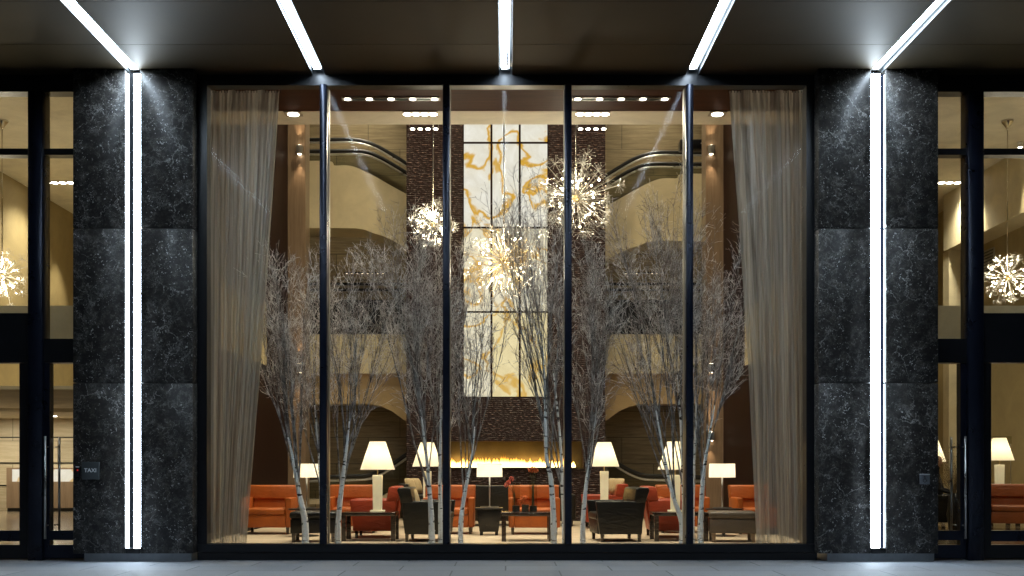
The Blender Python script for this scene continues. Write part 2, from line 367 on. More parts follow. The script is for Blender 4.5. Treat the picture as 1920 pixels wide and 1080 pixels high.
# ------------------------------------------------------------------ canopy
can = thing('canopy', 'dark bronze panelled canopy ceiling over the whole hotel entrance', 'canopy', (0, 14, CEIL_OUT))
strips = [-9.2, -4.6, -2.33, 0, 2.33, 4.6, 9.2]
edges = [-16] + strips + [16]
mb = MB()
rows = [0.0, -1.0, -2.2, -3.4, -4.6, -5.8, -7.0, -8.2, -9.4]
for i in range(len(edges) - 1):
    xa = edges[i] + (.085 if i else 0); xb = edges[i + 1] - (.085 if i < len(edges) - 2 else 0)
    for j in range(len(rows) - 1):
        y0 = rows[j] - .004 if j else .12; mb.box(xa, xb, rows[j + 1] + .004, y0, 0, .05)
mb.build('ceiling_panels', M['canopy'], can)
MB().box(-16, 16, -9.6, .19, .16, .7).build('roof_deck', M['frame'], can)
mb = MB()
for x in strips:
    for q in (-1, 1): mb.box(x + q * .083, x + q * .0765, -9.4, .1, .0, .15)
mb.build('light_channels', M['sign'], can)
names = {-4.6: 'ceiling light strip running out from the left stone pillar', -2.33: 'ceiling light strip over the first mullion left of centre',
         0: 'ceiling light strip straight above the middle window bay', 2.33: 'ceiling light strip over the second mullion right of centre', 4.6: 'ceiling light strip running out from the right stone pillar'}
for x in strips:
    if abs(x) > 9: continue
    t = thing('ceiling_light_strip', names[x], 'light strip', (x, 14, CEIL_OUT), 0, 'light strips across the canopy')
    MB().box(-.045, .012, -7.5, -.12, .03, .06).build('tube', M['tube'], t)
    MB().box(.036, .05, -7.5, -.12, .045, .06).build('reflector_edge', M['edge'], t)
    MB().box(-.066, -.058, -7.5, -.12, .045, .06).build('reflector_edge', M['edge'], t)
    MB().box(-.05, .05, -.115, -.07, .03, .07).build('end_cap', M['steel'], t)

# ------------------------------------------------------------------ stone pillars
YP = 13.8
for s in SX + ('far_l', 'far_r'):
    far = isinstance(s, str)
    if far:
        k = -1 if s == 'far_l' else 1; xi, xo = 8.45, 9.95
    else: k = s; xi, xo = 3.857, 5.33
    lab = ('dark veined marble pillar with glowing tube, %s of the big window' % SIDE[k]) if not far else 'dark veined marble pillar beyond the %s entrance doors' % SIDE[k]
    p = thing('marble_pillar', lab, 'pillar', (k * (xi + xo) / 2, YP, 0), 0, 'marble pillars')
    hw = (xo - xi) / 2; g = .095
    off = 0.0
    for a0, a1 in ((-hw, off - g), (off + g, hw)):
        for z0, z1 in ((.10, PZ(718, YP) - .004), (PZ(718, YP) + .004, PZ(428, YP) - .004), (PZ(428, YP) + .004, CEIL_OUT + .03)):
            MB().box(a0, a1, 0, .9, z0, z1).build('marble_slab', M['marble'], p, bevel=.003, seg=1)
    MB().box(-hw + .12, hw - .03, .05, .85, .0, .098).build('plinth', M['plinth'], p)
    MB().box(-g + .002, g - .002, .17, .3, .1, CEIL_OUT + .02).build('groove_back', M['frame'], p)
    if not far:
        t = thing('wall_light_strip', 'tall glowing tube in the groove of the %s marble pillar' % SIDE[k], 'light strip', (k * (xi + xo) / 2, YP, 0), 0, 'vertical light strips in the pillars')
        for z0, z1 in ((.17, PZ(718, YP) - .01), (PZ(718, YP) + .01, PZ(428, YP) - .01), (PZ(428, YP) + .01, CEIL_OUT - .06)):
            if k < 0:
                MB().box(-.086, -.052, .0, .06, z0, z1).build('tube', M['tube2'], t); MB().box(.012, .086, .0, .06, z0, z1).build('tube', M['tube'], t)
            else:
                MB().box(-.075, .02, .0, .06, z0, z1).build('tube', M['tube'], t); MB().box(.08, .09, .02, .06, z0, z1).build('reflector_edge', M['edge'], t)
        MB().box(-.09, .09, -.015, .1, .10, .165).build('end_cap', M['black'], t, bevel=.01)
        MB().box(-.05, .010, .01, .05, .17, CEIL_OUT - .06).build('channel', M['frame'], t) if k < 0 else MB().box(.024, .072, .03, .05, .17, CEIL_OUT - .06).build('channel', M['blue_frame'], t)

# ------------------------------------------------------------------ big window
YF = 14.0
win = thing('curtain_wall_window', 'tall five bay black framed window filling the space between the marble pillars', 'window', (0, YF, 0))
xl, xr = PX(370, YF), PX(1532, YF)
gl, gr = PX(388, YF), PX(1512, YF)
mull = [PX(607, YF), PX(837, YF), PX(1065, YF), PX(1292, YF)]
ztop, zbot = PZ(160, YF), PZ(1020, YF)
MB().box(xl, xr, 0, .16, ztop, CEIL_OUT + .1).build('top_frame', M['frame'], win)
MB().box(xl, xr, -.02, .18, .105, zbot).box(xl, xr, .0, .18, 0, .1).build('bottom_frame', M['frame'], win)
MB().box(xl, gl, 0, .18, zbot, ztop).build('side_frame', M['frame'], win); MB().box(gr, xr, 0, .18, zbot, ztop).build('side_frame', M['frame'], win)
for m_ in mull:
    MB().box(m_ - .043, m_ + .043, -.06, .10, zbot + .002, ztop - .002).build('mullion', M['blue_frame'], win, bevel=.004, seg=1)
    MB().box(m_ - .046, m_ + .046, .115, .22, zbot + .002, ztop - .002).build('inner_mullion', M['inner'], win)
ed = [gl] + mull + [gr]
for i in range(5):
    MB().box(ed[i] - .01, ed[i + 1] + .01, .104, .1115, zbot - .02, ztop + .02).build('glass_pane', M['glass'], win)
MB().box(gl, gr, .19, .26, zbot - .04, zbot - .01).build('sill', M['inner'], win)

# ------------------------------------------------------------------ side entrances
def entrance(s):
    e = thing('entrance_doors', 'black framed glass entrance doors with steel pull bars, %s side of the facade' % SIDE[s], 'entrance', (0, YF, 0), 0, 'glass entrances beside the pillars')
    if s < 0: xm0, xm1, xd = PX(82, YF), PX(55, YF), PX(35, YF)
    else: xm0, xm1, xd = PX(1813, YF), PX(1842, YF), PX(1860, YF)
    xi, xo = s * 5.25, s * 8.5
    zt, ztr0, ztr1 = PZ(172, YF), PZ(278, YF), PZ(290, YF)
    def b(name, xa, xb, y0, y1, z0, z1, mat='frame', par=None, **k): return MB().box(xa, xb, y0, y1, z0, z1).build(name, M[mat], par or e, **k)
    b('top_frame', xi, xo, 0, .2, zt, CEIL_OUT + .1)
    b('mullion', xm0, xm1, -.05, .2, 0, zt - .002, 'blue_frame', bevel=.006, seg=1)
    b('mullion', s * 7.9, s * 8.08, -.05, .2, 0, zt - .002, 'blue_frame', bevel=.006, seg=1)
    b('transom_bar', xi, xm0, .01, .17, ztr1, ztr0); b('transom_bar', xm1, s * 7.9, .01, .17, ztr1, ztr0)
    b('door_header', xi, xm0, .0, .19, PZ(680, YF), PZ(635, YF)); b('door_header', xm1, s * 7.9, .0, .19, PZ(680, YF), PZ(587, YF))
    for xa, xb, zl in ((xi, xm0, PZ(635, YF)), (xm1, s * 7.9, PZ(587, YF))):
        b('glass_pane', xa, xb, .08, .088, zl, ztr1, 'glass'); b('glass_pane', xa, xb, .08, .088, ztr0, zt, 'glass')
    zd = PZ(680, YF)
    # narrow door beside the pillar
    if s < 0: dg0 = PX(92, YF)
    else: dg0 = PX(1802, YF)
    dr = thing('d', '', '') ; bpy.data.objects.remove(dr)
    dj = b('door', dg0, xm0 + (0 if s < 0 else 0), .02, .14, .02, zd - .004, 'blue_frame')
    b('bottom_rail', xi, dg0, .02, .12, .02, PZ(1022, YF), 'blue_frame', dj); b('kick_bar', xi, dg0, .02, .12, PZ(1013, YF), PZ(995, YF), 'blue_frame', dj)
    b('door_glass', xi, dg0, .07, .078, .1, zd, 'glass', dj)
    hx = PX(89, YF) if s < 0 else PX(1806, YF); hx2 = PX(98, YF) if s < 0 else PX(1797, YF)
    h = MB(); h.tube([(hx, -.07, PZ(1010, YF)), (hx, -.07, PZ(818, YF))], .016, 10)
    for z in (PZ(985, YF), PZ(838, YF)): h.tube([(hx, -.07, z), (hx, .03, z)], .009, 8)
    h.build('pull_handle', M['steel'], dj, smooth=True)
    h = MB(); h.tube([(hx2, .22, PZ(994, YF + .3)), (hx2, .22, PZ(820, YF + .3))], .015, 10)
    for z in (PZ(985, YF), PZ(838, YF)): h.tube([(hx2, .22, z), (hx2, .07, z)], .009, 8)
    h.build('pull_handle', M['steel'], dj, smooth=True)
    # wide leaf
    x2 = s * 7.9; x3 = s * 7.75
    dw = b('door', xm1 + s * .002, xd, .02, .13, .02, zd - .004, 'frame')
    b('door_stile', x3, x2, .02, .13, .02, zd - .004, 'frame', dw)
    b('bottom_rail', xd, x3, .02, .13, .02, PZ(1022, YF), 'frame', dw); b('kick_bar', xd, x3, .02, .13, PZ(1015, YF), PZ(995, YF), 'blue_frame', dw)
    b('door_glass', xd, x3, .07, .078, .1, zd, 'glass', dw)
entrance(-1); entrance(1)

# signs on the pillars
def text(name, body, size, mat, parent, loc, rot=(R(90), 0, 0), depth=.002):
    c = bpy.data.curves.new(name, 'FONT'); c.body = body; c.size = size; c.extrude = depth; c.align_x = 'CENTER'; c.align_y = 'CENTER'; c.space_character = 1.05; c.offset = .0012
    o = bpy.data.objects.new(name, c); col.objects.link(o)
    dg = bpy.context.evaluated_depsgraph_get(); me = bpy.data.meshes.new_from_object(o.evaluated_get(dg)); bpy.data.objects.remove(o)
    me.name = name; me.materials.clear(); me.materials.append(mat)
    q = bpy.data.objects.new(name, me); col.objects.link(q); q.location = loc; q.rotation_euler = rot
    if parent: q.parent = parent
    return q
d = YP - .02
c = P(170, 882.5, d); sg = thing('taxi_sign', 'small square grey sign reading TAXI on the left marble pillar', 'sign', (c.x, YP, c.z))
MB().box(-.107, .107, -.035, .0, -.107, .107).build('sign_panel', M['sign'], sg, bevel=.004); text('lettering', 'TAXI', .066, M['white'], sg, (0.002, -.037, .002))
c = P(146, 883, d); cr = thing('card_reader', 'slim black card reader with a red lamp beside the TAXI sign', 'card reader', (c.x, YP, c.z))
MB().box(-.03, .03, -.03, 0, -.07, .07).build('reader_body', M['black'], cr, bevel=.005); MB().box(-.022, .022, -.034, -.028, .045, .055).build('light_bar', M['white'], cr)
MB().ball((.0, -.031, .01), .011).build('indicator_lamp', m_emit('red_led', (1, .05, .05), .35), cr)
c = P(1734, 899, d); bt = thing('door_button', 'square steel push button with wheelchair symbol on the right marble pillar', 'button', (c.x, YP, c.z))
MB().box(-.06, .06, -.03, 0, -.06, .06).build('button_plate', M['button'], bt, bevel=.004)
MB().box(-.06, .06, -.034, -.004, .061, .068).build('top_cap', M['white'], bt)
w_ = MB(); w_.ball((-.005, -.033, .035), .0065); w_.tube([(-.005, -.033, .026), (-.003, -.033, .0), (.012, -.033, 0), (.02, -.033, -.02), (.028, -.033, -.02)], .003, 6)
w_.tube([(-.004, -.033, .016), (.012, -.033, .014)], .0026, 6)
w_.tube([(-.005 + .02 * math.cos(R(a)), -.033, -.014 + .02 * math.sin(R(a))) for a in range(120, 400, 20)], .0028, 6)
w_.build('wheelchair_symbol', M['black'], bt)

# ------------------------------------------------------------------ room shell
ZL = 6.6; ZA = 11.0; ZS = 7.6; YD = 17.76; YW = 17.1
struct('low_lobby_ceiling', MB().box(-4.65, 4.65, 14.2, YW, ZL, ZL + .2), M['wood_ceil'])
struct('cream_ceiling_edge', MB().box(-4.65, 4.65, YW + .002, YD, ZL - .004, ZL + .9), M['cream2'])
struct('atrium_ceiling', MB().box(-4.65, 4.65, YD + .01, 27, ZA, ZA + .2), M['cream2'])
struct('atrium_front_wall', MB().box(-4.65, 4.65, YD - .3, YD + .005, ZL + .9, ZA + .2), M['cream2'])
struct('stone_back_wall', MB().box(-4.65, 4.65, 26.5, 26.8, 0, ZA), M['trav'])
struct('facade_back', MB().box(-16, 16, 14.2, 14.5, ZL + .0, 12), M['frame'])
for s in SX:
    yo0, yo1, zo0, zo1 = 18.3, 21.8, 3.13, 4.37
    mb = MB()
    a, b_ = s * 4.65, s * 4.9
    mb.box(a, b_, 14.2, yo0, 0, ZA).box(a, b_, yo1, 27, 0, ZA).box(a, b_, yo0, yo1, 0, zo0).box(a, b_, yo0, yo1, zo1, ZA)
    struct('dark_wood_side_wall', mb, M['wood_dark'])
    struct('window_reveal', MB().box(s * 4.652, s * 4.9, yo1 - .012, yo1 - .002, zo0, zo1).box(s * 4.652, s * 4.9, yo0 + .012, yo1 - .014, zo0 + .002, zo0 + .012), M['cream'])
    # side room
    struct('side_room_wall', MB().box(s * 11, s * 11.2, 14.2, 30, 0, ZS + .2) if s > 0 else MB().box(-11.2, -11, 14.2, 20, 0, ZS + .2).box(-11.2, -11, 20, 30, 2.62, ZS + .2), M['olive'])
    struct('side_room_ceiling', MB().box(s * 4.9, s * 11.2, 14.2, 30.2, ZS, ZS + .2), M['cream2'])
    struct('side_room_lining', MB().box(s * 4.903, s * 4.93, 14.2, yo0, 0, ZS).box(s * 4.903, s * 4.93, yo1, 30, 0, ZS).box(s * 4.903, s * 4.93, yo0, yo1, 0, zo0).box(s * 4.903, s * 4.93, yo0, yo1, zo1, ZS), M['cream'])
    struct('side_room_back_wall', MB().box(s * 4.9, s * 11, 30, 30.2, 0, ZS), M['trav_pale'] if s < 0 else M['olive'])
    struct('vestibule_ceiling', MB().box(s * 5.0, s * 10.98, 16, 17.2, 2.95, 3.47), M['cream'])
# left room: lowered ceiling and panel lines in the stone wall; right room: sloping cream beam
struct('lowered_ceiling', MB().box(-16, -5.0, 26.5, 29.98, 2.46, 2.61).box(-16, -5.0, 20.0, 26.49, 2.55, 2.61), M['cream2'])
struct('reception_walls', MB().box(-16.2, -16, 19.8, 30.2, 0, 2.8).box(-16, -11.2, 30, 30.2, 0, 2.8).box(-16, -11.2, 19.8, 20, 0, 2.8), M['trav_pale'])
struct('reception_floor', MB().box(-16, -11, 20, 30, -.006, .006), M['wood_floor'])
for k_, (x_, y_) in enumerate(((-13.6, 28.3), (-11.6, 28.3), (-12.6, 25.0))):
    t = thing('reception_downlights', '%s row of downlights in the low ceiling near the reception desk' % ('left', 'right', 'nearest')[k_], 'ceiling light', (x_, y_, 2.46 if y_ > 26.5 else 2.55), 0, 'low ceiling downlights by the reception desk')
    MB().box(-.3, .3, -.08, .08, -.012, -.002).build('trim', M['white'], t)
    for q in range(4): MB().lathe([(.05, -.004), (.05, .004)], (-.21 + .14 * q, 0, -.017), 14, True).build('lamp_lens', M['lens'], t)
    lamp('cluster_beam', 'AREA', (0, 0, -.03), 60, NEUT, t, .5, (0, 0, 0), sy=.15)
mb = MB()
for v in (820, 868, 910): mb.box(-15.99, -5, 29.985, 29.998, PZ(v, 30) - .015, PZ(v, 30) + .015)
struct('stone_wall_joint', mb, M['black'])
struct('ceiling_beam', MB().box(10.4, 10.995, 14.5, 26.6, 6.28, ZS), M['cream']); struct('wall_pilaster', MB().box(10.45, 10.995, 26.4, 26.75, 0, 6.27), M['cream'])
vt = thing('air_vent', 'small louvred vent high on the ochre wall right of the doors', 'vent', (10.99, PX(1, 1) * 0 + 25.5, PZ(493, 25.5)))
mb = MB().box(-.03, 0, -.35, .35, -.3, .3); mb.build('vent_frame', M['vent'], vt)
mb = MB()
for k in range(8): mb.box(-.045, -.031, -.31, .31, -.26 + k * .07, -.235 + k * .07)
mb.build('louvres', M['frame'], vt)

# ------------------------------------------------------------------ feature wall with onyx and fire
YW2 = 24.0
fw = thing('feature_wall', 'brown wavy ribbed feature wall holding the backlit onyx and the fire', 'wall', (0, YW2, 0))
fx0, fx1 = PX(762, YW2), PX(1135, YW2); nx0, nx1 = PX(826, YW2), PX(1094, YW2); nz0, nz1 = PZ(877, YW2), PZ(827, YW2)
ox0, ox1, oz0 = PX(868, YW2), PX(1028, YW2), PZ(745, YW2)
mb = MB().box(fx0, nx0, 0, .5, 0, nz1).box(nx1, fx1, 0, .5, 0, nz1).box(nx0, nx1, 0, .5, 0, nz0).box(fx0, fx1, 0, .5, nz1, oz0).box(fx0, ox0, 0, .5, oz0, ZA).box(ox1, fx1, 0, .5, oz0, ZA).box(ox0, ox1, .06, .5, oz0, ZA)
mb.build('ribbed_cladding', M['feature'], fw)
MB().box(nx0, nx1, .45, .498, nz0, nz1).build('firebox_back', M['gold_wall'], fw)
MB().box(nx0, nx1, -.02, .4, nz0 - .02, nz0 + .012).build('fire_ledge', M['gold_wall'], fw)
fr = MB()
cols = [PX(p, YW2) for p in (868, 921.5, 974.5, 1028)]; rws = [PZ(p, YW2) for p in (745, 585, 427, 268)] + [ZA - .3]
for x in cols[1:3]: fr.box(x - .022, x + .022, -.02, .05, oz0, ZA - .3)
for x, q in ((cols[0], 1), (cols[3], -1)): fr.box(x, x + q * .02, -.02, .05, oz0, ZA - .3)
for z in rws[1:4]: fr.box(cols[0] + .02, cols[3] - .02, -.017, .05, z - .02, z + .02)
fr.build('onyx_frame', M['wood_dark'], fw)
for i in range(3):
    for j in range(4):
        mt = ONYX[0] if j >= 2 else (ONYX[1] if (i == 0 or j == 1) else ONYX[2])
        MB().box(cols[i] + .021, cols[i + 1] - .021, .0, .045, rws[j] + .019, rws[j + 1] - .019).build('onyx_panel', mt, fw)
fire = thing('fire', 'long low ribbon of flames along the slot in the feature wall', 'fire', (0, YW2 + .2, nz0 + .012))
rnd = random.Random(5)
for k in range(84):
    x = nx0 + .18 + (nx1 - nx0 - .36) * (k + rnd.random() * .9) / 84
    h = .11 + rnd.random() ** 2 * .12 + (.10 if 34 <= k <= 37 else 0); w0 = .035 + rnd.random() * .03
    MB().lathe([(w0, 0), (w0 * 1.15, h * .15), (w0 * .8, h * .45), (w0 * .38, h * .75), (.003, h)], (x, rnd.uniform(-.05, .05), 0), 8).build('flame', M['flame'], fire, smooth=True)
lamp('fire_glow', 'AREA', (0, -.02, .12), 3, (1, .6, .22), fire, 2.6, (R(-90), 0, 0), sy=.1)
lamp('fire_glow', 'AREA', (0, -.12, .15), 10, (1, .6, .22), fire, 2.6, (R(90), 0, 0), sy=.1)

# ------------------------------------------------------------------ columns with sconces
for s in SX:
    x0, x1 = s * 4.648, s * (4.27)
    cl = tag(MB().box(x0, x1, 23.9, 24.4, 0, ZA).build('wood_column', M['wood_mid']), 'light brown veneered column lit by wall lamps, %s of the feature wall' % SIDE[s], 'column', 'veneered columns')
    px = 561 if s < 0 else 1334
    for n_, v in (('upper', 280), ('middle', 690), ('low', 818)):
        c = P(px, v, 23.8)
        if n_ == 'low' and s < 0: continue
        t = thing('wall_sconce', '%s square up and down wall lamp on the %s veneered column' % (n_, SIDE[s]), 'wall lamp', (c.x, 23.9, c.z), 0, 'wall lamps on the columns')
        MB().box(-.06, .06, -.13, 0, -.09, .09).build('housing', M['steel'], t, bevel=.005)
        for q in (-1, 1):
            MB().lathe([(.04, -.004), (.04, .004)], (0, -.065, q * .095), 16, True).build('lens', M['lens2'], t)
            lamp('sconce_beam', 'SPOT', (0, -.09, q * .11), 38 if n_ != 'low' else 30, (1, .72, .45), t, .02, (0 if q < 0 else math.pi, 0, 0), 50, .7)

# ------------------------------------------------------------------ escalators and curved balconies
def mir(px): return 2 * CX - px
def poly(pts, d, s, dv=0): return [((PX(p, d) if s < 0 else -PX(p, d)), PZ(v + dv, d)) for p, v in pts]
def smooth_path(pts, n=5):
    out = []
    for i in range(len(pts) - 1):
        p0 = Vector(pts[max(i - 1, 0)]); p1 = Vector(pts[i]); p2 = Vector(pts[i + 1]); p3 = Vector(pts[min(i + 2, len(pts) - 1)])
        for k in range(n):
            t = k / n
            out.append(.5 * ((2 * p1) + (-p0 + p2) * t + (2 * p0 - 5 * p1 + 4 * p2 - p3) * t * t + (-p0 + 3 * p1 - 3 * p2 + p3) * t ** 3))
    out.append(Vector(pts[-1])); return out
for s in SX:
    dv = 0 if s < 0 else 24
    YE = 25.0
    e = thing('upper_escalator', 'upper escalator with curved cream soffit and black handrails, %s of the feature wall' % SIDE[s], 'escalator', (0, 0, 0), 0, 'escalators behind the feature wall')
    top = smooth_path([(560, 302), (618, 302), (626, 310), (648, 310), (668, 314), (700, 329), (735, 349), (770, 368)], 4)
    bot = smooth_path([(560, 428), (665, 428), (700, 437), (735, 450), (775, 474)], 4)
    outline = [(p.x, p.y) for p in top] + [(p.x, p.y) for p in reversed(bot)]
    MB().prism(poly(outline, YE, s, dv), YE, 26.0).build('soffit_cladding', M['cream'], e)
    for (pts, d_, nm) in (([(560, 262), (618, 262), (665, 262), (700, 271), (735, 290), (775, 315)], 26.2, 'far'), ([(560, 284), (618, 284), (680, 284), (712, 295), (742, 312), (775, 332)], 25.1, 'near')):
        sp = smooth_path(pts, 4); pp = poly([(p.x, p.y) for p in sp], d_, s, dv)
        MB().tube([(x, d_, z) for x, z in pp], .045, 8).build('handrail', M['rubber'], e, smooth=True)
        MB().tube([(x, d_ - .03, z - .075) for x, z in pp], .022, 6).build('handrail_track', M['steel'], e, smooth=True)
    bal = [(p.x, p.y + 5) for p in smooth_path([(560, 284), (618, 284), (680, 284), (712, 295), (742, 312), (775, 332)], 4)] + [(p.x, p.y) for p in reversed(top)]
    MB().prism(poly(bal, YE + .08, s, dv), YE + .08, YE + .095).build('glass_balustrade', M['glass_in'], e)
    # mezzanine balcony
    bc = thing('balcony', 'cream balcony front below a dark glazed gallery, %s of the feature wall' % SIDE[s], 'balcony', (0, 0, 0), 0, 'balconies behind the feature wall')
    q0, q1 = s * -PX(560, 25.2) if s > 0 else PX(560, 25.2), (PX(775, 25.2) if s < 0 else -PX(775, 25.2))
    MB().box(q0, q1, 25.2, 26.2, PZ(700, 25.2), PZ(627, 25.2)).build('balcony_front', M['cream'], bc)
    MB().box(q0, q1, 26.3, 26.45, PZ(626, 26.3), PZ(562, 26.3)).build('gallery_glazing', M['black'], bc)
    mb = MB()
    for v in (532, 543): mb.box(q0, q1, 26.42, 26.47, PZ(v, 26.4) - .03, PZ(v, 26.4) + .03)
    mb.build('ledge_lines', M['frame'], bc)
    low = [(560, 700.5), (775, 700.5), (775, 796), (757, 787), (735, 771), (715, 762), (690, 757), (560, 757)]
    MB().prism(poly(low, 25.4, s), 25.4, 26.2).build('curved_soffit', m_plaster('tan_plaster', (.58, .42, .22)) if s < 0 else bpy.data.materials['tan_plaster'], bc)
    lo = thing('lower_escalator', 'lower escalator with black curved handrail rising toward the %s edge of the fire wall' % SIDE[s], 'escalator', (0, 0, 0), 0, 'lower escalators beside the fire')
    hp = smooth_path([(556, 896), (616, 894), (660, 893), (695, 890), (730, 874), (775, 843)], 4)
    pp = poly([(p.x, p.y) for p in hp], 24.9, s)
    MB().tube([(x, 24.9, z) for x, z in pp], .05, 8).build('handrail', M['rubber'], lo, smooth=True)
    MB().tube([(x, 24.87, z - .09) for x, z in pp], .025, 6).build('handrail_track', M['steel'], lo, smooth=True)
    ba = [(p.x, p.y + 6) for p in hp] + [(775, 905), (715, 936), (690, 940), (556, 940)]
    MB().prism(poly(ba, 25.0, s), 25.0, 25.015).build('glass_balustrade', M['glass_in'], lo)
    MB().prism(poly([(556, 936), (700, 936), (716, 930), (775, 898), (775, 912), (725, 942), (556, 946)], 24.95, s), 24.95, 25.6).build('skirt_panel', M['trav_pale'], lo)
    mb = MB()
    for k in range(6):
        xx = PX(700 + 14 * k, 25.3) if s < 0 else -PX(700 + 14 * k, 25.3)
        mb.box(xx - .09, xx + .09, 25.1, 26.0, PZ(948, 25.3), PZ(944 - 9 * k, 25.3))
    mb.build('steps', M['steel'], lo)
    # floor level
    struct('escalator_pit_wall', MB().box(s * 2.2, s * 4.6, 26.2, 26.4, 0, PZ(905, 26.2)), M['trav'])
# dark display box on right
db = thing('ceiling_box', 'dark rectangular box above the right upper escalator rail', 'box', tuple(P(1299, 270, 25.6)))
MB().box(-.28, .28, 0, .3, -.11, .11).build('box_body', M['frame'], db, bevel=.01); MB().box(.18, .28, -.004, 0, .0, .03).build('small_plate', M['steel'], db)

# ------------------------------------------------------------------ curtains
def curtain(s):
    d0 = 14.55
    mb = MB(); nu, nv = 260, 50
    if s < 0: eL = [(172, 391), (1018, 391)]; eR = [(172, 523), (400, 508), (700, 487), (1018, 460)]
    else: eL = [(172, 1368), (500, 1392), (700, 1404), (1018, 1418)]; eR = [(172, 1506), (1018, 1508)]
    def interp(e, v):
        for a, b in zip(e, e[1:]):
            if v <= b[0]: return a[1] + (b[1] - a[1]) * (v - a[0]) / (b[0] - a[0])
        return e[-1][1]
    rr = random.Random(7 + s); ph = [(rr.uniform(0, 6.28), rr.uniform(.6, 1.4)) for _ in range(8)]
    for j in range(nv + 1):
        v = 170 + (1022 - 170) * j / nv; t = j / nv
        for i in range(nu + 1):
            u = i / nu
            uu = u + .018 * math.sin(t * 4 + u * 7 + s) + .03 * math.sin(u * 5.3 + s * 2)
            y = (.022 * math.sin(uu * 104 + ph[0][0] + 2.2 * math.sin(uu * 7 + 1)) * (.4 + .6 * math.sin(uu * 5 + ph[3][0]) ** 2) + .045 * math.sin(uu * 37 + 1.2 * t + ph[1][0] + 1.5 * math.sin(uu * 6)) + .05 * math.sin(uu * 15 - t * 1.6 + ph[2][0]))
            y *= (.55 + .45 * t)
            # gathered heading
            if j < 2: y *= .6
            xx = interp(eL, v) * (1 - u) + interp(eR, v) * u
            p = P(xx, v, d0); mb.v.append((p.x, d0 + y, p.z))
    for j in range(nv):
        for i in range(nu):
            k = j * (nu + 1) + i; mb.f.append((k, k + 1, k + nu + 2, k + nu + 1))
    t = thing('sheer_curtain', 'tall sheer grey beige curtain pulled to the %s side of the window' % SIDE[s], 'curtain', (0, 0, 0), 0, 'sheer curtains')
    mb.build('fabric', M['sheer'], t, smooth=True)
    zt = PZ(170, d0); a, b = (PX(385, d0), PX(528, d0)) if s < 0 else (PX(1362, d0), PX(1510, d0))
    MB().tube([(a, d0, zt + .05), (b, d0, zt + .05)], .012, 8).build('curtain_rod', M['frame'], t)
    mb = MB(); rr = random.Random(3)
    for k in range(26):
        x = a + (b - a) * (k + .5) / 26; mb.tube([(x, d0, zt + .06), (x + .006, d0 - .01, zt - .03)], .005, 5)
    mb.build('hooks', M['frame'], t)
curtain(-1); curtain(1)

